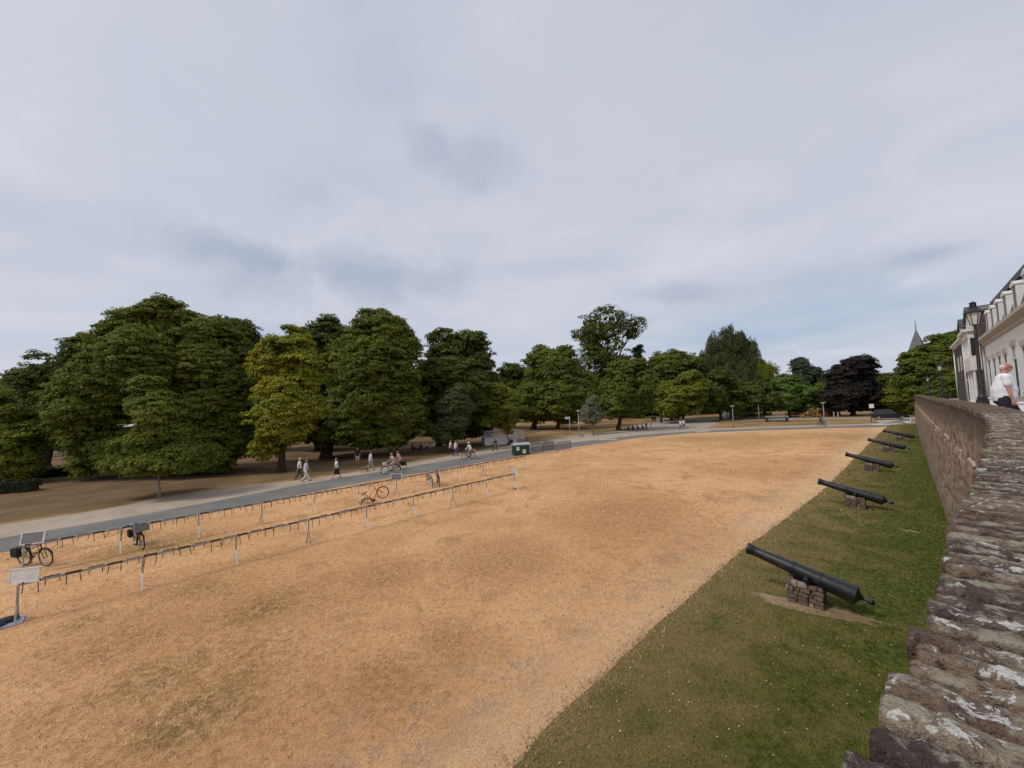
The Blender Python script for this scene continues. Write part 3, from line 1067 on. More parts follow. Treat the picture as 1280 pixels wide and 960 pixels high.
NEAR_MESH = [rough_stone(1.0, 0.062, 0.10, 34, 8, 6, 0.0052, 0.016, k) for k in range(10)]
MID_MESH = [rough_stone(1.0, 0.062, 0.10, 6, 3, 2, 0.006, 0.018, k + 40) for k in range(8)]
s = -0.42; count = 0
far_start = None
while count < 300:
    w = random.uniform(0.056, 0.074)
    n0 = wall_n(s)
    total = 0.50 + random.uniform(-0.02, 0.02)
    st = n0 - 0.034 - 0.008 * max(0.0, min(1.0, (1.35 - s) / 0.8)) + random.uniform(-0.006, 0.024)
    cuts = [st]
    if random.random() < 0.8: cuts.append(st + total * random.uniform(0.36, 0.64))
    cuts.append(st + total)
    for a, b in zip(cuts[:-1], cuts[1:]):
        L = b - a - random.uniform(0.006, 0.016)
        me = random.choice(NEAR_MESH if s < 4.2 else MID_MESH)
        # stone mesh is 1 m long in x: lay x across the wall
        o = share(me, 'coping_stone', cw, WL(s + w / 2, (a + b) / 2, wall_top(s) - 0.05 + random.uniform(-0.0045, 0.0045)),
                  (random.uniform(-.05, .05), random.uniform(-.025, .025), -PI / 2 + random.uniform(-.035, .035) + (PI if random.random() < .5 else 0)),
                  (L, (w - random.uniform(0.007, 0.012)) / 0.062, random.uniform(0.96, 1.06)))
        count += 1
    s += w
mbf = MB()
while s < S_END:
    w = random.uniform(0.06, 0.085) * (1 if s < 40 else 1.6)
    n0 = wall_n(s) - 0.035 + random.uniform(-.02, .02)
    z = wall_top(s) + random.uniform(-.012, .012)
    mbf.box(WL(s + w / 2, n0 + 0.25, z - 0.05), (w - 0.012, 0.5, 0.1), Matrix.Rotation(random.uniform(-.03, .03), 3, 'Z'))
    s += w
o = mbf.build('coping', M['coping_far'], cw); o['kind'] = 'stuff'
# pale stone band at the level of the walk, worn away in places
s = 3.0
band_meshes = [rough_stone(1.0, 0.16, 0.13, 8, 2, 2, 0.028, 0.03, 70 + k) for k in range(5)]
for bmsh in band_meshes: bmsh.materials[0] = M['band']
while s < 60:
    L = random.uniform(0.4, 1.8)
    if random.random() < 0.8:
        share(random.choice(band_meshes), 'band_stone', cw, WL(s + L / 2, wall_n(s) + 0.035, walk_z(s) - 0.62 + random.uniform(-.06, .06)), (0, 0, -math.atan2(wall_n(s + .5) - wall_n(s), .5)), (L - 0.03, random.uniform(.8, 1.1), random.uniform(.7, 1.1)))
    s += L
# the walk behind the parapet and the terrace it runs on
V, F = [], []
sw = list(np.linspace(-12, 88, 41))
for s in sw:
    z = walk_z(s)
    V += [W(s, wall_n(s) + 0.40, z), W(s, 60, z)]
for i in range(len(sw) - 1): F.append((2 * i, 2 * i + 2, 2 * i + 3, 2 * i + 1))
k = len(V); V += [W(88, wall_n(88) + 0.4, 0), W(88, 60, 0)]; F.append((2 * (len(sw) - 1), k, k + 1, 2 * len(sw) - 1))
tag(MB().add(V, F).build('rampart_walk', M['paving']), kind='structure')

# ------------------------------------------------------------------ cannons on plinths
ROT_W = PI / 2 - AZW


def cannon_parts(t):
    """barrel along local +Y (muzzle), raised; origin on the plinth top"""
    el = math.radians(14.5)
    ax = Vector((0, math.cos(el), math.sin(el)))
    o = Vector((0, 0, 0.205))
    K_ = 0.75
    b = MB()
    prof = [(-1.42, 0.06), (-1.40, 0.13), (-1.36, 0.185), (-1.31, 0.235), (-1.30, 0.252), (-1.23, 0.252), (-1.22, 0.238), (-1.16, 0.238),
            (-0.45, 0.212), (-0.44, 0.224), (-0.39, 0.224), (-0.38, 0.206), (0.32, 0.185), (0.33, 0.196), (0.37, 0.196), (0.38, 0.178),
            (1.42, 0.138), (1.43, 0.147), (1.46, 0.147), (1.47, 0.140), (1.58, 0.150), (1.68, 0.170), (1.74, 0.172), (1.76, 0.162), (1.76, 0.085), (1.45, 0.083)]
    b.lathe([(h * K_, r * 0.9) for h, r in prof], 28, o, ax)
    b.build('barrel', M['iron'], t, smooth=True)
    k = MB()
    k.lathe([(-1.68, 0.02), (-1.66, 0.055), (-1.615, 0.075), (-1.57, 0.058), (-1.54, 0.034), (-1.48, 0.034), (-1.44, 0.075), (-1.40, 0.10)], 14, o + ax * 0.355, ax)
    k.build('cascabel', M['iron'], t, smooth=True)
    for sx in (-1, 1):
        tr = MB()
        tr.lathe([(0.16, 0.062), (0.33, 0.062), (0.335, 0.055)], 14, o + ax * -0.06 + Vector((0, 0, -0.05)), (sx, 0, 0))
        tr.build('trunnion', M['iron'], t, smooth=True)


def plinth_parts(t, hgt=0.55):
    """irregular stone courses; a solid core keeps the joints dark"""
    c = MB(); c.prism_x([(-0.32, -0.1), (0.32, -0.1), (0.32, hgt - 0.05), (-0.32, hgt - 0.13)], -0.25, 0.25)
    c.build('core', M['mortar'], t)
    z = -0.03
    while z < hgt - 0.05:
        h = random.uniform(0.065, 0.125)
        if z + h > hgt - 0.08: h = hgt - z
        for face in range(4):
            x = -0.37 if face % 2 == 0 else -0.30
            end = -x
            while x < end - 0.04:
                L = random.uniform(0.09, 0.27)
                if end - x - L < 0.10: L = end - x
                if face % 2 == 0:   # long sides (along local y)
                    top = h
                    if z + h > hgt - 0.02: top = h - 0.06 * (1 - (x + L / 2 + 0.42) / 0.84) if False else h - 0.08 * max(0, (-(x + L / 2)) / 0.42)
                    pos = ((0.235 if face == 0 else -0.235), x + L / 2, z + top / 2)
                    sz = (0.12 + random.uniform(-.02, .03), L - 0.016, top - 0.014)
                else:
                    top = h - (0.06 if (z + h > hgt - 0.02 and face == 3) else 0)
                    pos = (x + L / 2, (0.305 if face == 1 else -0.305), z + top / 2)
                    sz = (min(L, .5) - 0.016, 0.12 + random.uniform(-.02, .03), top - 0.014)
                bx = MB(); bx.box((0, 0, 0), sz, Matrix.Rotation(random.uniform(-.04, .04), 3, 'Z'))
                bx.v = [tuple(Vector(v) + Vector((random.uniform(-.018, .018), random.uniform(-.018, .018), random.uniform(-.014, .014)))) for v in bx.v]
                bx.build('stone', M['plinth_pale'] if random.random() < 0.18 else M['plinth_stone'], t, loc=pos, bevel=0.012)
                x += L
        z += h


muz = Vector((-WN.x, -WN.y, 0))
rot_c = math.atan2(-muz.x, muz.y)
cpos = [G(1009, 752), G(1069, 634), G(1090, 588.8), G(1111, 565), G(1126, 551)]
CL = ['nearest black iron cannon on its stone plinth in a patch of bare soil', 'second black cannon counting from the nearest', 'third cannon of the row, the middle one', 'fourth black cannon, second from the far end', 'farthest and smallest looking cannon, close to the road']
PL = ['stone plinth under the nearest cannon, standing in bare soil', 'stone plinth under the second cannon from the nearest', 'stone plinth under the middle cannon of the row', 'stone plinth under the fourth cannon from the nearest', 'stone plinth under the farthest cannon']
pl0 = ca0 = None
for i, p in enumerate(cpos):
    if i == 0:
        pl0 = thing('stone_plinth', PL[0], 'plinth', p, rot_c, 'stone plinths under the cannons'); plinth_parts(pl0)
        ca0 = thing('cannon', CL[0], 'cannon', p + Vector((0, 0, 0.50)), rot_c, 'row of cannons on the grass strip'); cannon_parts(ca0)
    else:
        dup(pl0, p, rot_c, PL[i]); dup(ca0, p + Vector((0, 0, 0.50)), rot_c, CL[i])

# ------------------------------------------------------------------ grass
def blades(name, label, m, region, counts, seed):
    """region(x,y)->mask ; counts: (r0,r1,density,len,width)"""
    rng = np.random.default_rng(seed)
    Vs = []
    for (r0, r1, dens, ln, wd) in counts:
        th0, th1 = math.radians(-56), math.radians(56)
        area = (r1 * r1 - r0 * r0) / 2 * (th1 - th0)
        n = int(area * dens)
        r = np.sqrt(rng.uniform(r0 * r0, r1 * r1, n)); th = rng.uniform(th0, th1, n)
        x, y = r * np.sin(th), r * np.cos(th)
        k = region(x, y, rng)
        x, y = x[k], y[k]; n = len(x)
        az = rng.uniform(0, 2 * PI, n); tilt = rng.uniform(0.15, 1.0, n)
        L = ln * rng.uniform(0.5, 1.3, n)
        w = wd * rng.uniform(0.6, 1.3, n)
        d = np.stack([np.cos(az) * np.cos(tilt), np.sin(az) * np.cos(tilt), np.sin(tilt)], 1)
        b = np.stack([-np.sin(az), np.cos(az), np.zeros(n)], 1)
        p = np.stack([x, y, 0.01 * x + 0.003], 1)
        Vs.append(np.stack([p - b * w[:, None] / 2, p + b * w[:, None] / 2, p + d * L[:, None]], 1).reshape(-1, 3))
    V = np.concatenate(Vs)
    o = fast(name, V, np.arange(len(V)).reshape(-1, 3), m)
    return tag(o, label, 'grass', kind='stuff')


vbn = np.array([(Vector((p[0], p[1], 0)).dot(WD), Vector((p[0], p[1], 0)).dot(WN)) for p in VB])
wls = np.array([(s, wall_n(s)) for s in np.linspace(-12, 88, 200)])
rnn = np.array([(p.dot(WD), p.dot(WN)) for p in rn])


def sn(x, y):
    return x * WD.x + y * WD.y, x * WN.x + y * WN.y


def reg_dry(x, y, rng):
    s_, n_ = sn(x, y)
    return (n_ < np.interp(s_, vbn[:, 0], vbn[:, 1]) + rng.exponential(0.16, len(x))) & (n_ > np.interp(s_, rnn[:, 0], rnn[:, 1]) + 0.1)


def reg_green(x, y, rng):
    s_, n_ = sn(x, y)
    k = (n_ > np.interp(s_, vbn[:, 0], vbn[:, 1]) - rng.exponential(0.10, len(x))) & (n_ < np.interp(s_, wls[:, 0], wls[:, 1]) - 0.12) & (s_ < 88)
    a = G(1019, 760)
    dx, dy = x - a.x, y - a.y
    ang = math.atan2(-WN.y, -WN.x) + 0.16
    u = (dx * math.cos(ang) + dy * math.sin(ang)) / 1.75; v = (-dx * math.sin(ang) + dy * math.cos(ang)) / 0.38
    return k & (u * u + v * v > rng.uniform(0.1, 1.0, len(x)))


blades('dry_grass', 'short parched straw coloured grass over the wide lawn', M['dry_blade'], reg_dry, ((4.5, 9, 1900, 0.042, 0.006), (9, 18, 560, 0.05, 0.011), (18, 34, 120, 0.06, 0.022), (34, 60, 20, 0.08, 0.05)), 3)
M['straw_blade'] = simple('bleached straw', (0.80, 0.62, 0.40), (0.70, 0.50, 0.29), 30, 0.9)
blades('dry_straw', 'bleached straw stalks lying over the parched lawn', M['straw_blade'], reg_dry, ((4.5, 9, 330, 0.07, 0.006), (9, 18, 100, 0.085, 0.011), (18, 34, 22, 0.11, 0.022)), 9)
blades('green_grass', 'short green grass on the strip along the wall', M['green_blade'], reg_green, ((4.5, 10, 1700, 0.055, 0.011), (10, 20, 520, 0.06, 0.02), (20, 40, 130, 0.08, 0.036), (40, 85, 25, 0.1, 0.07)), 4)
# daisies
fl = MB(); k = 0
while k < 420:
    r = math.sqrt(random.uniform(25, 500)); th = math.radians(random.uniform(2, 54))
    x, y = r * math.sin(th), r * math.cos(th)
    s_, n_ = sn(x, y)
    if np.interp(s_, vbn[:, 0], vbn[:, 1]) + 0.2 < n_ < np.interp(s_, wls[:, 0], wls[:, 1]) - 0.3 and mnoise.noise(Vector((x * .4, y * .4, 0))) > -0.25:
        rad = random.uniform(0.005, 0.013)
        fl.lathe([(0.0, 0.001), (0.004, rad), (0.008, rad * 0.5)], 6, (x, y, 0.01 * x + 0.05))
        k += 1
tag(fl.build('daisies', M['flower']), 'tiny white daisies scattered over the green strip', 'flowers', kind='stuff')

# ------------------------------------------------------------------ trees
def T(name, label, u, depth, blobs, leaf, **k):
    b = k.pop('base', None)
    return tree(name, label, b if b is not None else GX(u, depth), blobs, depth, leaf, **k)


T('chestnut_tree', 'huge broad chestnut, the widest crown at the left of the park', 215, 38, [(205, 452, 92, 74), (140, 500, 72, 74), (262, 478, 66, 86), (105, 545, 46, 46), (235, 545, 80, 46), (285, 540, 40, 46), (172, 420, 48, 38), (214, 408, 46, 34), (255, 424, 42, 30), (150, 562, 66, 34), (268, 560, 58, 34), (95, 520, 50, 50)], 'chestnut', trunk_r=0.55)
T('young_chestnut_tree', 'young chestnut with a thin pale trunk at the edge of the gravel path', 199, 26.8, [(200, 535, 40, 48), (192, 500, 26, 30), (232, 572, 40, 22), (166, 570, 40, 26), (200, 578, 40, 18)], 'chestnut', trunk_r=0.075, bark='bark_pale', base=G(199, 622), clump_px=6.5)
T('dark_chestnut_tree', 'dark spreading tree behind the left side of the huge chestnut', 60, 50, [(60, 486, 46, 46), (108, 458, 42, 46), (32, 488, 26, 32), (85, 524, 60, 48)], 'dark', trunk_r=0.45)
T('olive_tree', 'low olive green tree cut by the left picture edge', 0, 36, [(0, 540, 46, 62), (-30, 530, 40, 60), (25, 565, 34, 40)], 'olive', trunk_r=0.25, clump_px=6)
T('yellow_tree', 'yellowing tree with a dark trunk between the big green crowns', 352, 36.5, [(355, 447, 34, 42), (362, 505, 38, 60), (345, 535, 36, 46), (335, 470, 22, 50), (378, 470, 20, 50)], 'yellow', trunk_r=0.33, base=G(352, 590), clump_px=6.5)
T('green_tree', 'tall green tree rising behind the yellowing tree', 398, 58, [(400, 440, 44, 46), (415, 500, 52, 60), (290, 440, 44, 52), (320, 500, 44, 60)], 'dark', trunk_r=0.5)
T('big_tree', 'big full crowned tree over the seated group, second highest of the left wood', 408, 48, [(476, 428, 40, 50), (472, 478, 58, 60), (440, 470, 48, 66), (497, 505, 38, 46), (440, 525, 56, 34), (500, 450, 24, 44), (480, 540, 40, 22), (500, 520, 34, 34)], 'chestnut', trunk_r=0.65, base=G(408, 573))
T('big_dark_tree', 'tall dark tree right of the big full crowned one, with a round top', 548, 56, [(572, 445, 38, 43), (570, 490, 46, 50), (592, 515, 30, 36), (548, 480, 26, 62), (600, 470, 16, 36)], 'dark', trunk_r=0.45)
T('young_grey_tree', 'young grey green tree standing in front of the tall dark tree', 566, 48, [(567, 516, 22, 32), (560, 540, 20, 18), (575, 500, 14, 18)], 'grey', trunk_r=0.07, clump_px=4.5)
T('small_tree', 'small light green tree beside the white ramp', 634, 54, [(625, 500, 22, 26), (636, 520, 14, 22), (612, 515, 18, 26)], 'olive', trunk_r=0.08, clump_px=5)
T('low_tree', 'lower tree in the gap between the tall dark tree and the maple', 636, 95, [(632, 478, 26, 24), (645, 500, 24, 28), (615, 495, 24, 30)], 'dark', trunk_r=0.35, clump_px=5)
T('maple_tree', 'broad tree of mixed green behind the white sign board', 667, 86, [(692, 463, 32, 34), (700, 498, 46, 32), (668, 500, 30, 32), (722, 482, 28, 36), (675, 470, 22, 30)], 'mid', trunk_r=0.6, base=G(667, 537), clump_px=5.5)
T('maple_tree', 'tree with a dark trunk just right of the maple trunk', 696, 82, [(700, 505, 30, 22), (720, 505, 26, 22)], 'olive', trunk_r=0.45, base=G(697, 537), clump_px=5)
T('tall_tree', 'tallest tree of the middle, with an open crown showing sky', 762, 118, [(760, 405, 27, 26), (736, 415, 19, 22), (790, 411, 16, 15), (764, 440, 28, 30), (742, 455, 22, 28), (775, 470, 30, 26)], 'dark', trunk_r=0.6, clump_px=4.6, per=20, gap=1.1, fill=0.25, dens=0.62)
T('spruce_tree', 'dark pointed conifer top right of the tallest tree', 798, 122, [(798, 440, 5, 10), (798, 455, 9, 14), (798, 475, 13, 18)], 'pine', trunk_r=0.3, clump_px=3.5)
T('round_tree', 'round dense tree with a short dark trunk beside the park path', 773, 72.5, [(784, 482, 30, 32), (772, 500, 26, 27), (796, 500, 22, 24)], 'mid', trunk_r=0.42, base=G(773, 538), clump_px=5.5)
T('silver_tree', 'small silvery young tree with upright twigs on the lawn edge', 742, 65.6, [(739, 516, 11, 15), (741, 507, 7, 11), (733, 520, 8, 10), (747, 520, 7, 11)], 'silver', trunk_r=0.06, base=G(742, 544), clump_px=2.6, style='upright')
T('park_tree', 'mid green tree right of the round dense tree', 838, 100, [(838, 464, 30, 28), (832, 492, 28, 30), (862, 462, 16, 20)], 'mid', trunk_r=0.4, clump_px=4.8)
T('low_green_tree', 'low bushy tree in front, above the blue and white sign', 852, 88, [(850, 500, 28, 26), (862, 485, 18, 22), (835, 505, 16, 20)], 'olive', trunk_r=0.3, clump_px=4.5)
T('willow_tree', 'big grey green willow with several feathery tops', 910, 102, [(900, 456, 20, 26), (922, 452, 16, 24), (893, 470, 20, 26), (912, 485, 40, 36), (940, 470, 22, 26), (893, 436, 9, 14), (910, 428, 9, 14), (924, 432, 8, 14), (938, 446, 9, 14), (880, 460, 12, 16)], 'grey', trunk_r=0.5, clump_px=5, style='willow')
T('dark_park_tree', 'very dark tree under the willow beside the far path', 900, 92, [(890, 492, 26, 28), (920, 498, 26, 24), (945, 498, 22, 22)], 'dark', trunk_r=0.35, clump_px=4.8)
T('drooping_tree', 'olive tree with drooping outer twigs right of the willow', 955, 100, [(956, 472, 16, 20), (962, 490, 16, 24), (945, 480, 16, 26)], 'olive', trunk_r=0.3, clump_px=4.2, style='willow')
T('fresh_tree', 'fresh green rounded tree above the long stone table', 985, 94, [(975, 494, 22, 22), (1000, 496, 24, 21), (985, 482, 18, 14)], 'fresh', trunk_r=0.3, clump_px=4.8)
T('pine_tree', 'dark blue green pine standing high behind the fresh green tree', 1006, 128, [(1002, 457, 11, 12), (1008, 470, 17, 13), (1000, 480, 16, 12), (1014, 484, 14, 12)], 'pine', trunk_r=0.4, clump_px=4.2)
T('copper_beech_tree', 'large copper beech with almost black purple leaves', 1065, 88, [(1066, 478, 32, 30), (1078, 462, 18, 18), (1058, 462, 14, 16), (1050, 495, 24, 24), (1085, 492, 24, 26), (1066, 498, 36, 20)], 'purple', trunk_r=0.5, clump_px=4.8)
T('far_tree', 'far green tree just left of the copper beech', 1034, 125, [(1034, 488, 18, 22), (1026, 498, 16, 18)], 'mid', trunk_r=0.3, clump_px=4)
T('far_tree', 'far green tree just right of the copper beech', 1104, 110, [(1108, 488, 18, 24), (1098, 495, 16, 22)], 'dark', trunk_r=0.3, clump_px=4.2)
T('bushy_tree', 'light olive bushy tree left of the far end of the wall', 1128, 84, [(1126, 490, 16, 28), (1138, 478, 16, 30), (1134, 508, 16, 16), (1148, 500, 16, 20), (1142, 456, 16, 22), (1120, 500, 18, 20)], 'olive', trunk_r=0.2, clump_px=4.5)
T('wall_tree', 'tall green tree behind the far end of the wall, below the spire', 1165, 74, [(1163, 462, 24, 30), (1182, 450, 20, 34), (1150, 470, 26, 34), (1178, 482, 34, 30), (1158, 450, 22, 19), (1180, 438, 16, 22), (1197, 430, 15, 22), (1196, 462, 14, 42), (1190, 440, 16, 24), (1202, 436, 12, 24), (1172, 440, 16, 22)], 'mid', trunk_r=0.4, clump_px=5)
T('garden_tree', 'small bright green tree in the gap under the white bay window', 1213, 46, [(1212, 482, 7, 14), (1214, 470, 5, 8)], 'olive', trunk_r=0.08, clump_px=3, base=W(70, 4.4, walk_z(70)))
T('wall_tree', 'dark leafy tree between the far wall lamps and the brick house', 1192, 70, [(1190, 490, 18, 22), (1172, 492, 16, 14)], 'dark', trunk_r=0.2, clump_px=4.5)


# woodland behind: one mass that nobody could count
def woodland(name, label, segs, leaf, rc):
    Cs, Ns, Ss = [], [], []
    for (u, depth, v0, v1, half) in segs:
        p = AT(u, (v0 + v1) / 2, depth); k = depth / F_PX
        c = [((p.x, p.y, p.z), (half * k, half * k * 0.8, (v1 - v0) / 2 * k))]
        a, b, s_ = crown_points(c, rc, 16, 'broad', 1.0)
        Cs.append(a); Ns.append(b); Ss.append(s_)
    C = np.concatenate(Cs); N = np.concatenate(Ns); S = np.concatenate(Ss)
    ok = C[:, 2] > gz(0) - 0.5
    V, F = leaves(C[ok], N[ok], S[ok], 0.65)
    return tag(fast(name, V, F, LEAF[leaf]), label, 'woodland', kind='stuff')


segs = []
for u in range(-60, 620, 34): segs.append((u, 84 + random.uniform(-6, 6), 470 + (0 if u < 430 else 10), 560, 30))
for u in range(600, 1000, 30): segs.append((u, 135 + random.uniform(-5, 5), 470 + random.uniform(-8, 10), 530, 26))
for u in range(990, 1125, 26): segs.append((u, 150, 482 + random.uniform(-6, 8), 520, 22))
woodland('far_woodland', 'dark distant wood closing the park behind the nearer trees', segs, 'dark', 1.5)


def hedge(label, a, b, w, h):
    a, b = Vector(a), Vector(b)
    L = (b - a).length; ang = math.atan2(b.y - a.y, b.x - a.x)
    t = thing('hedge', label, 'hedge', (a + b) / 2, ang, 'clipped hedges at the left')
    n = int(L * (w + 2 * h) * 90)
    q = RNG.random((n, 3)); x = (q[:, 0] - .5) * L
    f = q[:, 1] * (w + 2 * h)
    side1, side2 = f < h, f > h + w
    y = np.where(side1, -w / 2, np.where(side2, w / 2, f - h - w / 2)) + RNG.normal(0, .04, n)
    z = np.where(side1, f, np.where(side2, f - h - w, h)) + RNG.normal(0, .04, n)
    nr = np.stack([np.zeros(n), np.where(side1, -1.0, np.where(side2, 1.0, 0)), np.where(side1 | side2, 0.3, 1.0)], 1) + RNG.normal(0, .4, (n, 3))
    V, F = leaves(np.stack([x, y, z], 1), unit(nr), RNG.uniform(.07, .14, n), .6)
    fast('foliage', V, F, LEAF['hedge'], t)
    MB().box((0, 0, h / 2 - .05), (L - .2, w - .2, h - .15)).build('core', M['bark'], t)
    return t


hedge('dark clipped hedge lowest at the left edge, nearest to the gravel path', G(-60, 622), G(46, 613), 1.0, 0.9)
hedge('dark clipped hedge further back under the low olive tree', G(20, 600), G(110, 592), 1.2, 0.9)

# dry tall grass bank far right of the park
V = []
C = []
for i in range(2600):
    u = random.uniform(1000, 1048); y = random.uniform(89, 93)
    p = GX(u, y)
    hgt = 1.9 * max(0.2, 1 - ((u - 1023) / 26) ** 2) * random.uniform(.6, 1.1)
    C.append((p.x, p.y, p.z + random.random() * hgt))
C = np.array(C)
V, F = leaves(C, unit(RNG.normal(size=C.shape) * [1, 1, .3] + [0, -0.6, 0.3]), RNG.uniform(.3, .7, len(C)), .3)
tag(fast('tall_dry_grass', V, F, LEAF['straw']), 'bank of tall straw coloured grass left of the copper beech', 'grass', kind='stuff')
for (u, y, hh) in ((928, 104, 1.0), (938, 104, 1.1), (955, 104, .9), (990, 103, 1.5), (1000, 103, 1.3)):
    p = GX(u, y); C = np.array([(p.x + random.gauss(0, .9), p.y + random.gauss(0, .5), p.z + random.random() * hh) for i in range(150)])
    t = thing('shrub', {928: 'straw coloured shrub left of the long stone table', 938: 'low shrub behind the left end of the long stone table', 955: 'low shrub behind the middle of the long stone table', 990: 'upright pale shrub right of the long stone table', 1000: 'pale shrub next to the bank of tall dry grass'}[u], 'shrub', p, 0, 'shrubs along the far path')
    V, F = leaves(C - np.array(p), unit(RNG.normal(size=C.shape) + [0, -.4, .5]), RNG.uniform(.25, .5, len(C)), .5)
    fast('foliage', V, F, LEAF['straw' if u in (928, 990) else 'olive'], t)

# ------------------------------------------------------------------ bicycle racks
RD = Vector((math.cos(0.8063), math.sin(0.8063), 0)); RL = 2.4444
R_ANG = math.atan2(RD.y, RD.x)
RN0 = G(20.5, 777); RF1 = G(150.5, 691.6)


def rack(name, label, start, spans, group, first_span=0):
    """local x along the rail, y across; posts every RL"""
    t = thing(name, label, 'bicycle rack', start, R_ANG, group)
    zs = [gz(start.x + RD.x * RL * i) - gz(start.x) for i in range(spans + 1)]
    for i in range(spans):
        MB().bar((i * RL + .004, 0, 0.965 + zs[i]), ((i + 1) * RL - .004, 0, 0.965 + zs[i + 1]), 0.055, 0.06).build('rail', M['galv'], t, bevel=0.006)
        for j in range(6):
            x = (i + (j + 0.5) / 6) * RL + random.uniform(-.03, .03); sd = -1 if j % 2 == 0 else 1
            z = 0.95 + zs[i]
            m = MB(); w = 0.13; r = 0.0105
            ang = random.uniform(-0.9, 0.7); dxx = random.uniform(-.05, .05)
            for e in (-w, w):
                m.tube([(x + e, 0.03 * sd, z + 0.045), (x + e, 0.17 * sd, z + 0.03), (x + e + dxx * .3, 0.235 * sd, z - 0.02), (x + e * 1.08 + dxx, 0.25 * sd + ang * .1, z - random.uniform(.15, .26))], r, 5)
            m.box((x, 0.03 * sd, z + 0.05), (2 * w + 0.06, 0.05, 0.035))
            m.build('hanger', M['rubber'], t)
    for i in range(spans + 1):
        z = zs[i]
        MB().tube([(i * RL, 0, z + 0.42), (i * RL, 0, z + 0.955)], 0.026, 8).build('post', M['galv'], t, smooth=True)
        for sd in (-1, 1):
            MB().tube([(i * RL, 0.02 * sd, z + 0.47), (i * RL, 0.27 * sd, z + 0.005)], 0.024, 8).build('leg', M['white_paint' if i % 3 else 'galv'], t, smooth=True)
    return t


def end_board(t, x, z, w, h, m, tilt=-0.25, frame=None, name='end_board', yaw=0.0):
    rot = Matrix.Rotation(yaw, 3, 'Z') @ Matrix.Rotation(tilt, 3, 'X')
    b = MB(); b.box((x, 0, z + h / 2), (w, 0.025, h), rot); o = b.build(name, M[m], t)
    f = MB(); c = Vector((x, 0, z + h / 2))
    for dx, dz, sx, sz in ((0, h / 2, w + .06, .035), (0, -h / 2, w + .06, .035), (w / 2, 0, .035, h), (-w / 2, 0, .035, h)):
        f.box(c + rot @ Vector((dx, 0, dz)), (sx, 0.04, sz), rot)
    f.build('board_frame', M[frame or 'white_paint'], t)


def foot_plate(t, x):
    MB().box((x, 0, 0.02), (0.75, 0.62, 0.025)).build('base_plate', M['plate'], t)
    b = MB(); b.ell((x + .05, 0.08, 0.085), (0.26, 0.17, 0.075)); b.ell((x - .12, -0.12, 0.08), (0.22, 0.14, 0.065)); b.build('sandbag', M['sand_bag'], t, smooth='all')


near_r = rack('bicycle_rack', 'nearer of the two long grey bicycle racks, with a white board at each end', RN0, 8, 'bicycle racks on the lawn')
end_board(near_r, 0.1, 1.0, 0.62, 0.36, 'white_paint', -0.12, yaw=-R_ANG + 0.25)
end_board(near_r, 8 * RL, 1.0, 0.40, 0.42, 'white_paint', 0.0, yaw=-R_ANG + 0.1)
foot_plate(near_r, -0.25); foot_plate(near_r, 8 * RL + 0.05)
far_r = rack('bicycle_rack', 'farther bicycle rack, right beside the grey cycle road', RF1 - RD * RL, 11, 'bicycle racks on the lawn')
end_board(far_r, 0.2, 1.0, 0.60, 0.40, 'mesh_grey', -0.2, yaw=-R_ANG + 0.35)
end_board(far_r, 6 * RL, 1.0, 0.62, 0.40, 'mesh_grey', -0.1, yaw=-R_ANG + 0.3)
foot_plate(far_r, 11 * RL)
left_r = rack('bicycle_rack', 'short piece of a third bicycle rack cut by the left picture edge', RN0 - RD * (RL + 0.35) + Vector((-0.1, 0.1, 0)), 1, 'bicycle racks on the lawn')


# ------------------------------------------------------------------ bicycles
def wheel(parent, y, paint='chrome'):
    c = Vector((0, y, 0.345))
    ty = MB(); ty.tube([c + Vector((0, 0.325 * math.cos(2 * PI * i / 26), 0.325 * math.sin(2 * PI * i / 26))) for i in range(26)], 0.022, 6, close=True)
    w = ty.build('wheel', M['rubber'], parent, smooth='all')
    ri = MB(); ri.tube([c + Vector((0, 0.300 * math.cos(2 * PI * i / 26), 0.300 * math.sin(2 * PI * i / 26))) for i in range(26)], 0.010, 5, close=True)
    ri.build('rim', M['chrome'], w, smooth='all')
    sp = MB()
    for i in range(16):
        a = 2 * PI * i / 16
        sp.tube([c + Vector((0.02 * (-1) ** i, 0, 0)), c + Vector((0, 0.295 * math.cos(a), 0.295 * math.sin(a)))], 0.0025, 3)
    sp.lathe([(-0.04, 0.022), (0.04, 0.022)], 8, c, (1, 0, 0)); sp.build('spokes', M['chrome'], w)
    return w


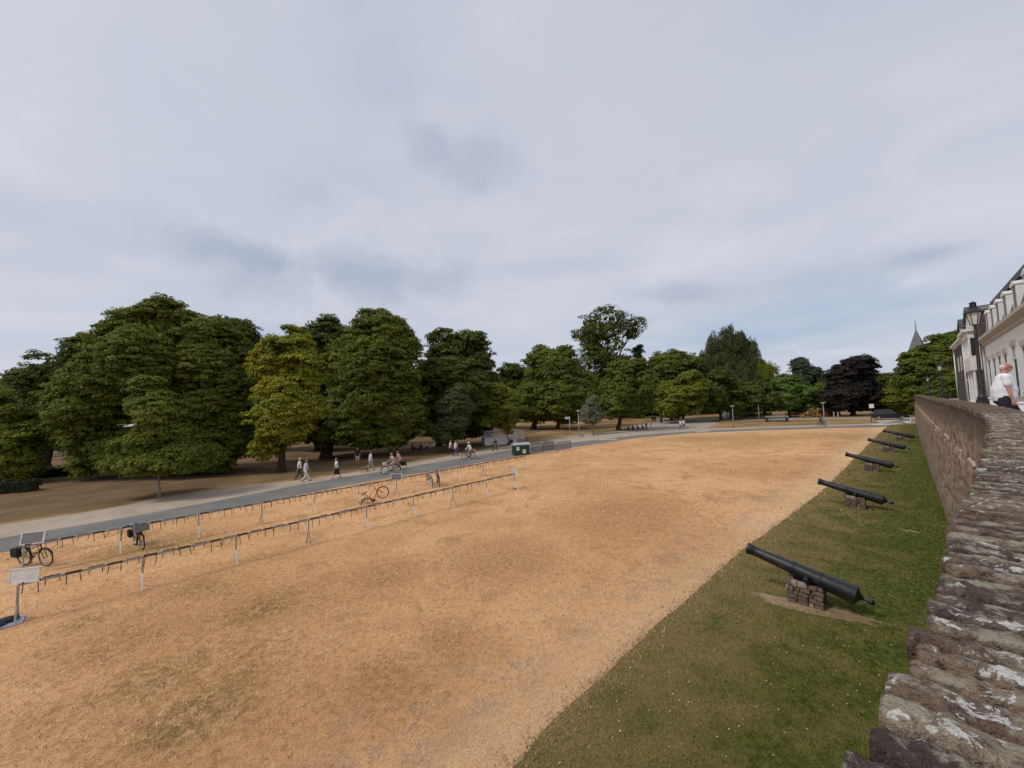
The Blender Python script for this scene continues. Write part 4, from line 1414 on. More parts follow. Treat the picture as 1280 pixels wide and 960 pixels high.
def bicycle(label, loc, heading, paint='dark_paint', extras=(), group='bicycles', lean=0.0, pitch=0.0):
    """local +Y is forward; origin on the ground between the wheels"""
    h = Vector(heading); rz = math.atan2(-h.x, h.y)
    t = thing('bicycle', label, 'bicycle', loc, rz, group)
    t.rotation_euler = (pitch, lean, rz)
    p = M[paint]
    wheel(t, -0.50); wheel(t, 0.56)
    bb = Vector((0, -0.08, 0.30)); seat = Vector((0, -0.24, 0.80)); hd = Vector((0, 0.36, 0.90)); hl = Vector((0, 0.40, 0.66)); ra = Vector((0, -0.50, 0.345)); fa = Vector((0, 0.56, 0.345))
    f = MB()
    f.tube([bb, seat], 0.018, 7); f.tube([bb, hl], 0.020, 7); f.tube([bb.lerp(seat, .62), hd - Vector((0, 0, .1))], 0.017, 7); f.tube([hd, hl], 0.021, 7)
    for sx in (-.05, .05):
        f.tube([bb + Vector((sx * .5, 0, 0)), ra + Vector((sx, 0, 0))], 0.011, 6); f.tube([bb.lerp(seat, .85), ra + Vector((sx, 0, 0))], 0.010, 6)
    f.build('frame', p, t, smooth='all')
    k = MB()
    for sx in (-.05, .05): k.tube([hl + Vector((sx, .005, 0)), fa + Vector((sx, -.06, .09)), fa + Vector((sx, 0, 0))], 0.012, 6)
    k.box(hl + Vector((0, .005, 0)), (.12, .03, .03)); k.build('fork', p, t)
    s_ = MB(); s_.tube([seat, seat + Vector((0, -.02, .12))], 0.013, 6); s_.ell(seat + Vector((0, -.06, .15)), (.085, .13, .035)); s_.ell(seat + Vector((0, .06, .15)), (.035, .10, .028)); s_.build('saddle', M['rubber'], t, smooth='all')
    hb = MB(); hb.tube([hd, hd + Vector((0, -.02, .17))], 0.014, 6)
    hb.tube([(-.30, .20, 1.06), (-.22, .32, 1.09), (0, .345, 1.075), (.22, .32, 1.09), (.30, .20, 1.06)], 0.012, 6)
    b = hb.build('handlebar', M['chrome'], t, smooth='all')
    g = MB()
    for sx in (-1, 1): g.tube([(.285 * sx, .23, 1.066), (.31 * sx, .13, 1.055)], 0.018, 6)
    g.build('grip', M['rubber'], b)
    c = MB(); c.lathe([(.045, .085), (.052, .085)], 16, bb, (1, 0, 0))
    c.tube([bb + Vector((.06, 0, 0)), bb + Vector((.075, .10, -.13))], .009, 5); c.tube([bb - Vector((.06, 0, 0)), bb - Vector((.075, .10, -.13))], .009, 5)
    c.box(bb + Vector((.125, .10, -.13)), (.09, .08, .02)); c.box(bb - Vector((.125, .10, -.13)), (.09, .08, .02)); c.build('crank', M['black_metal'], t)
    for y, a0, a1 in ((-.5, 20, 200), (.56, 20, 150)):
        mg = MB(); pts = [Vector((0, y + .365 * math.cos(math.radians(a)), .345 + .365 * math.sin(math.radians(a)))) for a in np.linspace(a0, a1, 12)]
        for q in range(11): mg.bar(pts[q], pts[q + 1], .05, .006)
        mg.build('mudguard', M['black_metal'], t)
    r = MB()
    for sx in (-.06, 0, .06): r.tube([(sx, -.30, .73), (sx, -.78, .72)], .007, 5)
    for sx in (-.06, .06): r.tube([(sx, -.70, .72), (sx * .9, -.50, .345)], .006, 5)
    r.build('luggage_rack', M['black_metal'], t)
    MB().box((0, -.80, .68), (.06, .03, .04)).build('rear_lamp', M['tail'], t)
    if 'bags' in extras:
        for sx in (-1, 1): MB().box((.15 * sx, -.55, .55), (.13, .34, .32)).build('pannier', M['rubber'], t, bevel=.03)
    if 'bag' in extras: MB().box((.16, -.58, .55), (.15, .36, .34)).build('pannier', M['rubber'], t, bevel=.03)
    if 'crate' in extras:
        m = MB(); a, bq, hh = .42, .30, .24; y0, z0 = .62, .80
        m.box((0, y0, z0), (a, bq, .02))
        for sx in (-1, 1): m.box((sx * a / 2, y0, z0 + hh / 2), (.02, bq, hh))
        for sy in (-1, 1): m.box((0, y0 + sy * bq / 2, z0 + hh / 2), (a - .022, .02, hh))
        m.build('front_crate', M['crate'], t)
        m = MB()
        for sx in (-1, 1): m.tube([(sx * .12, .62, .79), (sx * .05, .56, .345)], .008, 5)
        m.build('crate_carrier', M['black_metal'], t)
    if 'orange' in extras: MB().box((0, -.62, .86), (.40, .34, .26)).build('orange_box', simple('orange yellow plastic', (.75, .36, .05), (.66, .30, .04), 5, .5), t, bevel=.04)
    if 'basket' in extras: MB().lathe([(.78, .12), (1.0, .17), (1.0, .155), (.80, .11)], 14, (0, .58, 0)).build('basket', M['white_paint'], t)
    return t


bicycle('black bicycle leaning beside the left end of the farther rack', G(44, 707), (0.985, -0.17, 0), 'dark_paint', ('bag',), 'parked bicycles', 0.10)
bicycle('black bicycle with a grey front crate, seen from its front at the farther rack', G(174, 684), (0.82, -0.57, 0), 'dark_paint', ('crate', 'bags'), 'parked bicycles', 0.08)
bicycle('red bicycle hung on the rack with its front wheel raised', G(473, 629), (0.97, 0.25, 0), 'red_paint', (), 'parked bicycles', 0.05, 0.62)
bicycle('left one of the two slim bicycles together on the farther rack', G(537, 607), (0.45, -0.89, 0), 'grey_paint', (), 'parked bicycles', 0.03)
bicycle('right one of the two slim bicycles on the farther rack, almost end on', G(548, 606), (0.30, -0.95, 0), 'dark_paint', (), 'parked bicycles', 0.03)


# ------------------------------------------------------------------ people
def remesh(mb, vox, smooth_it=4):
    me = mb.mesh('tmp')
    o = bpy.data.objects.new('tmp', me); COL.objects.link(o)
    m = o.modifiers.new('r', 'REMESH'); m.mode = 'VOXEL'; m.voxel_size = vox
    sm = o.modifiers.new('s', 'SMOOTH'); sm.iterations = smooth_it; sm.factor = 0.5
    dg = bpy.context.evaluated_depsgraph_get(); dg.update()
    r = bpy.data.meshes.new_from_object(o.evaluated_get(dg))
    bpy.data.objects.remove(o); bpy.data.meshes.remove(me)
    return r


def skinned(name, mb, vox, m, parent, extra=None, it=4):
    me = remesh(mb, vox, it)
    if extra is not None:
        bm = bmesh.new(); bm.from_mesh(me)
        em = extra.mesh('x'); bm.from_mesh(em); bm.to_mesh(me); bm.free(); bpy.data.meshes.remove(em)
    me.name = name
    me.materials.clear(); me.materials.append(m)
    me.polygons.foreach_set('use_smooth', [True] * len(me.polygons))
    o = bpy.data.objects.new(name, me); link(o, parent); KIDS.setdefault(parent.name, []).append(o)
    return o


def knee(a, b, l1, l2, pole):
    """joint between a and b for segment lengths l1,l2 bending towards pole"""
    a, b, pole = Vector(a), Vector(b), Vector(pole)
    d = b - a; L = min(d.length, (l1 + l2) * 0.999); d.normalize()
    x = (l1 * l1 - l2 * l2 + L * L) / (2 * L); h = math.sqrt(max(l1 * l1 - x * x, 0))
    p = pole - d * pole.dot(d); p.normalize()
    return a + d * x + p * h


def person(label, loc, heading, pose, top=(.7, .7, .7), bottom=(.1, .1, .12), legs='trousers', sleeve='short', hair=(.08, .05, .03), hairstyle='short', H=1.72, girth=1.0, skin=None, vox=0.02, arm=0.75, group=None, shoes=(.06, .06, .06), extras=()):
    h = Vector(heading); rz = math.atan2(-h.x, h.y)
    t = thing('person', label, 'person', loc, rz, group)
    k = H / 1.75; skin = skin or SKIN
    V3 = Vector; g = girth
    P = {}
    if pose in ('walk', 'walk2', 'stand'):
        st = {'walk': 0.30, 'walk2': -0.30, 'stand': 0.03}[pose]
        hip = V3((0, 0, 0.93)); lean = 0.03 if pose != 'stand' else 0.0
        ch = hip + V3((0, lean, 0.50))
        for s_, sg in (('L', -1), ('R', 1)):
            f = st * sg
            P['hip' + s_] = hip + V3((.095 * sg, 0, -.02))
            P['ank' + s_] = V3((.10 * sg, f, .085 + (0.10 if f < -0.1 else 0)))
            P['kne' + s_] = knee(P['hip' + s_], P['ank' + s_], .43, .42, (0, 1, 0))
            P['sho' + s_] = ch + V3((.185 * sg, 0, .0))
            P['wri' + s_] = V3((.25 * sg, -f * arm + .05, .86 if pose == 'stand' else .88))
            P['elb' + s_] = knee(P['sho' + s_], P['wri' + s_], .29, .265, (.3 * sg, -1, 0))
            P['toe' + s_] = P['ank' + s_] + V3((0.02 * sg, .15, -.05 if f >= -0.1 else -.11))
    elif pose == 'sit':
        hip = V3((0, 0, .12)); ch = hip + V3((0, -.10, .48))
        for s_, sg in (('L', -1), ('R', 1)):
            P['hip' + s_] = hip + V3((.095 * sg, .02, 0))
            P['ank' + s_] = V3((.13 * sg, .62, .08)); P['kne' + s_] = knee(P['hip' + s_], P['ank' + s_], .43, .42, (0, 0, 1))
            P['toe' + s_] = P['ank' + s_] + V3((.02 * sg, .15, -.04))
            P['sho' + s_] = ch + V3((.185 * sg, 0, 0)); P['wri' + s_] = P['kne' + s_] + V3((-.02 * sg, -.06, .06))
            P['elb' + s_] = knee(P['sho' + s_], P['wri' + s_], .29, .265, (.5 * sg, 0, -1))
    elif pose == 'cycle':
        hip = V3((0, -.28, .99)); ch = hip + V3((0, .20, .46))
        for s_, sg in (('L', -1), ('R', 1)):
            P['hip' + s_] = hip + V3((.09 * sg, 0, -.02))
            P['ank' + s_] = V3((.125 * sg, .02 + (-.20 if sg < 0 else 0), .26 if sg > 0 else .54)); P['kne' + s_] = knee(P['hip' + s_], P['ank' + s_], .43, .42, (0, 1, .2))
            P['toe' + s_] = P['ank' + s_] + V3((0, .15, -.05))
            P['sho' + s_] = ch + V3((.185 * sg, 0, 0)); P['wri' + s_] = V3((.29 * sg, .17, 1.09))
            P['elb' + s_] = knee(P['sho' + s_], P['wri' + s_], .29, .265, (.6 * sg, -.2, -1))
    up = (ch - hip).normalized()
    neck = ch + up * .07; head = neck + V3((0, .035, .155))
    S = lambda v: V3(v) * k
    body = MB(); fing = MB()
    def cap(a, b, r0, r1, m=body): m.cap(S(a), S(b), r0 * k, r1 * k)
    for s_, sg in (('L', -1), ('R', 1)):
        cap(P['hip' + s_], P['kne' + s_], .080 * g, .052); cap(P['kne' + s_], P['ank' + s_], .054, .036)
        cap(P['ank' + s_] + V3((0, -.03, -.03)), P['toe' + s_], .038, .030)
        cap(P['sho' + s_], P['elb' + s_], .050 * min(g, 1.2), .038); cap(P['elb' + s_], P['wri' + s_], .040, .026)
        cap(P['sho' + s_] * .4 + ch * .6, P['sho' + s_], .06, .055)
        # palm, four fingers and the thumb
        d = (P['wri' + s_] - P['elb' + s_]).normalized(); inw = V3((-sg, 0, 0)); inw = (inw - d * inw.dot(d)).normalized(); fw = d.cross(inw).normalized()
        if fw.y < 0: fw = -fw
        w = P['wri' + s_]; pal = w + d * .085
        for q in (-.5, .5): cap(w + d * .01, pal + fw * .026 * q, .024, .021)
        for q, L in ((-1.5, .060), (-.5, .075), (.5, .078), (1.5, .070)):
            b0 = pal + fw * .0165 * q; b1 = b0 + (d + inw * .25).normalized() * L * .52; b2 = b1 + (d * .75 + inw * .75).normalized() * L * .48
            fing.tube([S(b0), S(b1), S(b2)], [.0095 * k, .0085 * k, .006 * k], 6)
        tb = w + d * .035 + fw * .024; t1 = tb + (d * .6 + fw * .6 + inw * .35).normalized() * .04; t2 = t1 + (d * .9 + fw * .1 + inw * .4).normalized() * .032
        fing.tube([S(tb), S(t1), S(t2)], [.012 * k, .010 * k, .007 * k], 6)
    cap(hip, hip + up * .22, .125 * g, .125 * g); cap(hip + up * .2, ch - up * .06, .125 * g, .12 * min(g, 1.15))
    cap(ch, neck + up * .06, .058, .056)
    body.ell(S(head + V3((0, -.012, .018))), (.074 * k, .094 * k, .105 * k)); body.ell(S(head + V3((0, .020, -.055))), (.052 * k, .064 * k, .060 * k))
    body.ell(S(head + V3((0, .095, -.012))), (.013 * k, .024 * k, .022 * k)); body.ell(S(head + V3((0, .082, -.065))), (.024 * k, .014 * k, .011 * k))
    for sg in (-1, 1): body.ell(S(head + V3((.075 * sg, -.015, -.01))), (.012 * k, .020 * k, .032 * k))
    skinned('body', body, vox * .8 if vox > .015 else vox, skin, t, fing, 2)
    for sg in (-1, 1): MB().ell(S(head + V3((.030 * sg, .076, .012))), (.010 * k, .007 * k, .007 * k), None, 8, 5).build('eye', M['rubber'], t, smooth='all')
    # clothes
    c = MB(); off = .016
    cap(hip + up * .02, hip + up * .22, .138 * g + off, .140 * g + off, c); cap(hip + up * .2, ch - up * .055, .138 * g + off, .122 * min(g, 1.15) + off, c)
    for s_, sg in (('L', -1), ('R', 1)):
        sh, el, wr = P['sho' + s_], P['elb' + s_], P['wri' + s_]
        cap(sh * .35 + ch * .65, sh, .066 + off * .6, .058 + off * .6, c)
        if sleeve == 'short': cap(sh, sh.lerp(el, .62), .060 + off * .6, .058 + off, c)
        elif sleeve == 'long': cap(sh, el, .058 + off * .6, .046 + off * .6, c); cap(el, el.lerp(wr, .93), .046 + off * .6, .034 + off * .5, c)
    skinned('shirt', c, vox, cloth(top), t)
    b = MB()
    if legs == 'skirt':
        b.lathe([(z * k, r * k) for z, r in ((.40 if pose != 'sit' else .05, .25 * g), (.6, .215 * g), (.80, .18 * g), (1.0, .14 * g), (1.02, .10))], 18)
        if pose in ('walk', 'walk2', 'stand'):
            b.build('skirt', cloth(bottom), t, smooth='all')
    if legs != 'skirt' or pose not in ('walk', 'walk2', 'stand'):
        b = MB()
        cap(hip + up * -.03, hip + up * .09, .132 * g + off * .6, .132 * g + off * .6, b)
        for s_ in 'LR':
            hp, kn, an = P['hip' + s_], P['kne' + s_], P['ank' + s_]
            if legs == 'shorts' or legs == 'skirt': cap(hp, hp.lerp(kn, .86), .092 * g, .078 * g, b)
            else:
                cap(hp, kn, .092 * g, .064 + off * .4, b); cap(kn, kn.lerp(an, .93), .066 + off * .3, .050 + off * .5, b)
        skinned('trousers' if legs == 'trousers' else 'shorts', b, vox, cloth(bottom), t)
    for s_, sg in (('L', -1), ('R', 1)):
        sh = MB(); a = P['ank' + s_]; cap(a + V3((0, -.045, -.045)), P['toe' + s_] + V3((0, .02, -.005)), .044, .038, sh)
        skinned('shoe', sh, vox, cloth(shoes), t)
    if hairstyle != 'bald':
        hr = MB(); hr.ell(S(head + V3((0, -.028, .035))), (.083 * k, .095 * k, .100 * k))
        if hairstyle == 'long': hr.ell(S(head + V3((0, -.075, -.05))), (.078 * k, .045 * k, .14 * k))
        skinned('hair', hr, vox, cloth(hair), t)
    else:
        hr = MB(); hr.ell(S(head + V3((0, -.045, .012))), (.082 * k, .072 * k, .078 * k)); skinned('hair', hr, vox, cloth(hair), t)
    if 'hat' in extras:
        ht = MB(); hc = S(head + V3((0, -.01, .07))); ht.lathe([(-.01, .17 * k), (0, .17 * k), (.005, .095 * k), (.07, .085 * k), (.085, .05 * k)], 16, hc); ht.build('hat', cloth((.72, .70, .64)), t, smooth=True)
    if 'glasses' in extras:
        gl = MB()
        for sg in (-1, 1):
            cc = S(head + V3((.032 * sg, .088, .012)))
            gl.tube([cc + Vector((.022 * math.cos(a), 0, .017 * math.sin(a))) for a in np.linspace(0, 2 * PI, 12, endpoint=False)], .0022, 4, close=True)
            gl.tube([cc + Vector((.022 * sg, 0, 0)), S(head + V3((.080 * sg, -.02, .012)))], .0022, 4)
        gl.tube([S(head + V3((-.010, .09, .012))), S(head + V3((.010, .09, .012)))], .0022, 4)
        gl.build('glasses', M['black_metal'], t)
    if 'backpack' in extras:
        bp = MB(); bp.ell(S(ch + V3((0, -.22, -.18))), (.16 * k, .10 * k, .24 * k)); skinned('backpack', bp, vox, cloth((.05, .05, .055)), t)
    return t, P, k


W_, LB, PK = (.78, .77, .75), (.60, .60, .74), (.62, .40, .36)
RGT = Vector((0.8, 0.6, 0)); LFT = Vector((-0.75, -0.66, 0))
# man on the rampart walk
mp = AT(1256, 500, 9.6); mp.z = walk_z(Vector((mp.x, mp.y, 0)).dot(WD))
person('bald heavy man in a white short sleeved shirt behind the parapet', mp, (0.70, -0.71, 0), 'walk2', (.80, .80, .84), (.025, .025, .035), 'shorts', 'short', (.62, .58, .54), 'bald', 1.80, 1.42, SKIN_RED, .010, arm=0.12, extras=('glasses',))
person('white haired person in white shirt and dark trousers, left of the pair on the gravel', G(374, 600), RGT, 'walk', (.74, .72, .72), (.05, .05, .06), 'trousers', 'short', (.6, .58, .55), 'short', 1.76)
person('person in lilac shirt and white trousers, right of the pair on the gravel', G(382, 602), RGT, 'walk2', LB, (.76, .74, .70), 'trousers', 'short', (.25, .2, .16), 'short', 1.68)
person('woman in a white top and a short black skirt walking alone on the gravel', G(421, 598), LFT, 'walk', W_, (.02, .02, .02), 'skirt', 'short', (.30, .19, .10), 'long', 1.62, shoes=(.5, .3, .22), extras=('backpack',))
person('person in a pale blue shirt and grey trousers walking with a dog', G(463, 588.5), RGT, 'walk', (.62, .62, .72), (.42, .41, .40), 'trousers', 'long', (.05, .04, .035), 'short', 1.74)
q = G(489, 592); bicycle('white bicycle ridden by the fair haired rider of the cycling pair', q, LFT, 'white_paint', ('basket',), 'ridden bicycles'); person('fair haired cyclist with bare arms, left one of the cycling pair', q, LFT, 'cycle', (.50, .42, .34), (.45, .42, .40), 'shorts', 'short', (.45, .30, .16), 'long', 1.70)
q = G(497, 588); bicycle('dark bicycle with a black pannier ridden by the second cyclist of the pair', q, LFT, 'dark_paint', ('bags',), 'ridden bicycles'); person('cyclist in a pink top, right one of the cycling pair', q, LFT, 'cycle', PK, (.5, .28, .25), 'shorts', 'none', (.16, .09, .05), 'long', 1.68)
q = G(586, 574.5); bicycle('dark bicycle with an orange box on its back carrier', q, LFT, 'dark_paint', ('orange',), 'ridden bicycles'); person('cyclist in white top and white hat on the bicycle with the orange box', q, LFT, 'cycle', (.78, .77, .73), (.25, .25, .28), 'trousers', 'long', (.7, .68, .64), 'short', 1.74, extras=('hat',))
person('person in pale pink top and black trousers walking left of the one in jeans', G(563, 569.5), RGT, 'walk', (.66, .52, .50), (.02, .02, .02), 'trousers', 'short', (.4, .3, .2), 'short', 1.72)
person('person in cream top and blue jeans walking near the cyclist with the orange box', G(569.5, 570.5), RGT, 'walk2', (.70, .66, .56), (.12, .16, .26), 'trousers', 'short', (.45, .36, .25), 'long', 1.70)
person('person in black with pale shoes walking on the road near the white ramp', G(620, 567), LFT, 'walk', (.02, .02, .022), (.08, .08, .09), 'shorts', 'short', (.10, .07, .05), 'short', 1.74, shoes=(.75, .74, .72))
for (u, v, hd, tp, lab) in ((516, 563, (1, -.3, 0), (.10, .10, .11), 'person in dark clothes seated leftmost of the group under the big trees'), (526, 563, (-.2, -1, 0), (.06, .06, .06), 'person in black seated in the middle of the group under the big trees'), (537, 562, (-1, -.2, 0), (.62, .60, .56), 'person in a pale top seated rightmost of the group under the big trees')):
    person(lab, G(u, v), hd, 'sit', tp, (.08, .08, .09), 'trousers', 'short', (.08, .06, .04), 'short', 1.72, group='people sitting under the trees')
person('person with bare legs standing in the shade behind the dog walker', G(447, 581), (.3, -1, 0), 'stand', (.03, .03, .032), (.55, .50, .44), 'shorts', 'short', (.05, .04, .03), 'short', 1.72)
FAR = (
    (786, 537.5, 'sit', (.45, .34, .30), (.05, .05, .05), 'leftmost person of the group sitting by the round tree'),
    (791, 537, 'sit', (.08, .08, .09), (.06, .06, .06), 'person in dark clothes of the group sitting by the round tree'),
    (797, 536.5, 'sit', (.55, .34, .30), (.30, .2, .2), 'person in a pink top of the group sitting by the round tree'),
    (803, 536, 'sit', (.74, .72, .70), (.03, .03, .03), 'person in a white top of the group sitting by the round tree'),
)
for (u, v, po, tp, bt, lab) in FAR: person(lab, G(u, v), (random.uniform(-1, 1), -1, 0), po, tp, bt, 'trousers', 'short', (.10, .07, .05), 'short', 1.72, vox=.03, group='people sitting by the round tree')
person('dark clothed person bending forward right of the group by the round tree', G(808, 538.5), (.6, -.8, 0), 'walk', (.05, .05, .06), (.03, .03, .03), 'trousers', 'short', (.05, .04, .03), 'short', 1.6, vox=.03)
person('person carrying a white bag right of the group by the round tree', G(814, 538.5), LFT, 'walk', (.40, .20, .18), (.42, .26, .22), 'shorts', 'short', (.06, .05, .04), 'short', 1.74, vox=.03)
person('person in black, left one of the pair standing on the pale branch path', G(816, 528.5), (0, 1, 0), 'stand', (.02, .02, .022), (.02, .02, .02), 'trousers', 'long', (.6, .55, .5), 'short', 1.76, vox=.03)
person('person in black, right one of the pair standing on the pale branch path', G(819, 528.2), (0, 1, 0), 'stand', (.02, .02, .022), (.02, .02, .02), 'trousers', 'long', (.3, .2, .15), 'long', 1.66, vox=.03)
person('person in long black clothes walking alone on the pale branch path', G(827, 530.5), (.3, 1, 0), 'walk', (.018, .018, .02), (.018, .018, .02), 'skirt', 'long', (.02, .02, .02), 'long', 1.72, vox=.03)
person('person with a white top and red trousers walking beside the cycle road', G(851, 537.4), LFT, 'walk', (.72, .70, .68), (.38, .06, .06), 'trousers', 'short', (.3, .2, .13), 'short', 1.75, vox=.03)
person('person in black and white walking right of the one in red trousers', G(855, 536.6), LFT, 'walk2', (.68, .67, .66), (.03, .03, .035), 'shorts', 'short', (.02, .02, .02), 'long', 1.78, vox=.03)
q = G(1027.5, 532.5); bicycle('far small dark bicycle on the cycle road near the right lamp', q, (1, .1, 0), 'dark_paint', (), 'ridden bicycles'); person('far cyclist in dark green clothes near the right lamp', q, (1, .1, 0), 'cycle', (.05, .07, .06), (.06, .07, .07), 'trousers', 'long', (.08, .06, .05), 'short', 1.74, vox=.03)


# dog
def dog(label, loc, heading):
    h = Vector(heading); t = thing('dog', label, 'dog', loc, math.atan2(-h.x, h.y))
    b = MB()
    b.cap((0, .17, .40), (0, -.02, .385), .115, .10); b.cap((0, -.02, .385), (0, -.22, .40), .095, .085)
    b.cap((0, .20, .45), (0, .33, .56), .07, .055); b.ell((0, .37, .59), (.058, .075, .06)); b.cap((0, .41, .575), (0, .50, .56), .036, .026)
    for sx in (-1, 1):
        b.cap((.07 * sx, .17, .36), (.07 * sx, .15 + .04 * sx, .20), .045, .028); b.cap((.07 * sx, .15 + .04 * sx, .20), (.07 * sx, .17 + .06 * sx, .03), .026, .02); b.cap((.07 * sx, .17 + .06 * sx, .022), (.07 * sx, .21 + .06 * sx, .018), .022, .018)
        b.cap((.065 * sx, -.22, .38), (.068 * sx, -.17 - .05 * sx, .24), .065, .036); b.cap((.068 * sx, -.17 - .05 * sx, .24), (.068 * sx, -.29 - .05 * sx, .14), .032, .022); b.cap((.068 * sx, -.29 - .05 * sx, .14), (.068 * sx, -.26 - .05 * sx, .03), .021, .018); b.cap((.068 * sx, -.26 - .05 * sx, .022), (.068 * sx, -.21 - .05 * sx, .018), .022, .018)
        b.ell((.05 * sx, .35, .645), (.02, .026, .042))
    b.cap((0, -.29, .43), (0, -.42, .56), .026, .014)
    skinned('body', b, .014, simple('tan dog coat', (.30, .20, .10), (.12, .08, .05), 4, .9), t)
    for sx in (-1, 1): MB().ell((.03 * sx, .425, .60), (.009, .007, .008), None, 6, 4).build('eye', M['rubber'], t)
    MB().ell((0, .525, .565), (.014, .01, .011), None, 6, 4).build('nose', M['rubber'], t)


dog('tan dog walking behind the person in grey trousers', G(456, 590), RGT)


# bird
def bird():
    p = AT(161, 532.5, 24.0)
    t = thing('bird', 'white bird flying in front of the huge chestnut', 'bird', p, 0)
    b = MB(); ax = Vector((1, .3, .12)).normalized()
    b.lathe([(-.26, .004), (-.20, .03), (-.08, .055), (.05, .06), (.13, .045), (.17, .042), (.21, .036), (.235, .016), (.27, .004)], 10, (0, 0, 0), ax); b.build('body', M['white_paint'], t, smooth='all')
    for s_ in (-1, 1):
        w = MB(); pts = [(0, .05), (.10, .22), (.05, .40), (-.10, .62), (-.12, .42), (-.12, .2), (-.13, .05)]
        n = len(pts); vs = [(x, y * s_, .04 + .28 * y - .25 * y * y) for x, y in pts] + [(x, y * s_, .028 + .28 * y - .25 * y * y) for x, y in pts]
        w.add(vs, [tuple(range(n)), tuple(range(2 * n - 1, n - 1, -1))] + [(i, (i + 1) % n, n + (i + 1) % n, n + i) for i in range(n)]); w.build('wing', M['white_paint'], t)
    tl = MB(); tl.add([(-.2, -.02, 0), (-.2, .02, 0), (-.36, .07, -.04), (-.36, -.07, -.04), (-.2, -.02, -.012), (-.2, .02, -.012), (-.36, .07, -.05), (-.36, -.07, -.05)], [(0, 1, 2, 3), (7, 6, 5, 4), (0, 4, 5, 1), (1, 5, 6, 2), (2, 6, 7, 3), (3, 7, 4, 0)]); tl.build('tail', M['white_paint'], t)


bird()


# ------------------------------------------------------------------ park furniture
def park_lamp(label, loc, H, pole='galv'):
    t = thing('park_lamp', label, 'street lamp', loc, 0, 'disc headed lamps in the park')
    MB().tube([(0, 0, 0), (0, 0, .9), (0, 0, H - .25)], [.075, .055, .042], 10).build('pole', M[pole], t, smooth='all')
    MB().lathe([(H - .28, .05), (H - .22, .16), (H - .10, .18), (H - .08, .16)], 16).build('lamp_glass', M['lamp_glass'], t, smooth=True)
    MB().lathe([(H - .08, .40), (H - .05, .42), (H, .36), (H + .04, .10)], 18).build('lamp_hood', M['galv'], t, smooth=True)


for (u, v, top, lab) in ((641.5, 556, 517, 'park lamp with a flat pale hood rising beside the white ramp'), (724, 546, 513, 'park lamp standing left of the small silvery tree'), (486, 564.5, 520, 'tall lamp pole under the big full crowned tree, its head in the leaves'),
                         (825, 528, 503, 'thin grey lamp on the pale branch path behind the people in black'), (917, 534, 507, 'park lamp in front of the white rounded shape at the far path'), (949, 524.5, 500, 'park lamp just left of the long stone table'), (1031, 532, 503, 'park lamp by the far cyclist, rightmost in the park')):
    p = G(u, v); H = (v - top) / F_PX * p.y * 0.99
    park_lamp(lab, p, H, 'green_metal' if u == 825 else 'galv')

# white ramp with railings
def ramp():
    a = G(606, 557); b = G(657, 553.5)
    d = (b - a).normalized(); L = (b - a).length; ang = math.atan2(d.y, d.x); k = a.y / F_PX
    t = thing('railed_ramp', 'white ramp with slatted railings under the trees at the end of the racks', 'ramp', a, ang)
    D = 2.2
    MB().prism_y([(0, 0), (L * .78, 0), (L * .78, .35), (L * .15, .95), (0, .95)], 0, D).build('deck', M['white_paint'], t)
    for y in (0.03, D - .03):
        rl = MB()
        pts = [(0.0, .95), (L * .15, .95), (L * .78, .35)]
        for (x0, z0), (x1, z1) in zip(pts[:-1], pts[1:]):
            for up in (.15, 1.0): rl.bar((x0, y, z0 + up), (x1, y, z1 + up), .05)
        rl.build('rail', M['white_paint'], t)
        n = int(L * .78 / .16)
        for i in range(n + 1):
            x = L * .78 * i / n; z = .95 if x < L * .15 else .95 + (.35 - .95) * (x - L * .15) / (L * .63)
            MB().box((x, y, z + .55), (.045, .035, .92)).build('baluster', M['white_paint'], t)
    return t


ramp()
# sloping fence panel right of the ramp
a = G(644, 550); t = thing('fence_panel', 'white slatted fence panel sloping down right of the ramp', 'fence', a, 0.25)
fp = MB(); fp.bar((0, 0, 1.75), (1.35, 0, 1.30), .06); fp.bar((0, 0, .55), (1.35, 0, .12), .06); fp.build('rail', M['white_paint'], t)
for i in range(10): MB().box((.03 + i * .143, 0, 1.12 - i * .0485), (.05, .03, 1.18)).build('slat', M['white_paint'], t)
for i in (0, 1): MB().box((1.35 * i, 0.06, .9 - .2 * i), (.08, .08, 1.8 - .4 * i)).build('post', M['white_paint'], t)
# dark red covered thing at the foot of the ramp
a = G(613, 553); t = thing('covered_bench', 'low dark red covered bench left of the white ramp', 'bench', a, .3)
MB().box((0, 0, .50), (1.3, .7, .22)).build('seat', M['maroon'], t, bevel=.05)
MB().box((0, .3, .85), (1.3, .12, .5)).build('backrest', M['maroon'], t, bevel=.04)
for sx in (-.55, .55): MB().box((sx, 0, .2), (.08, .6, .39)).build('leg', M['black_metal'], t)
a = G(639, 556); t = thing('litter_bin', 'small dark litter bin at the foot of the lamp by the ramp', 'bin', a, 0)
MB().lathe([(0, .22), (.7, .25), (.7, .22), (.3, .2)], 14).build('body', M['black_metal'], t, smooth=True); MB().lathe([(.72, .27), (.80, .26), (.86, .1)], 14).build('lid', M['maroon'], t, smooth=True)

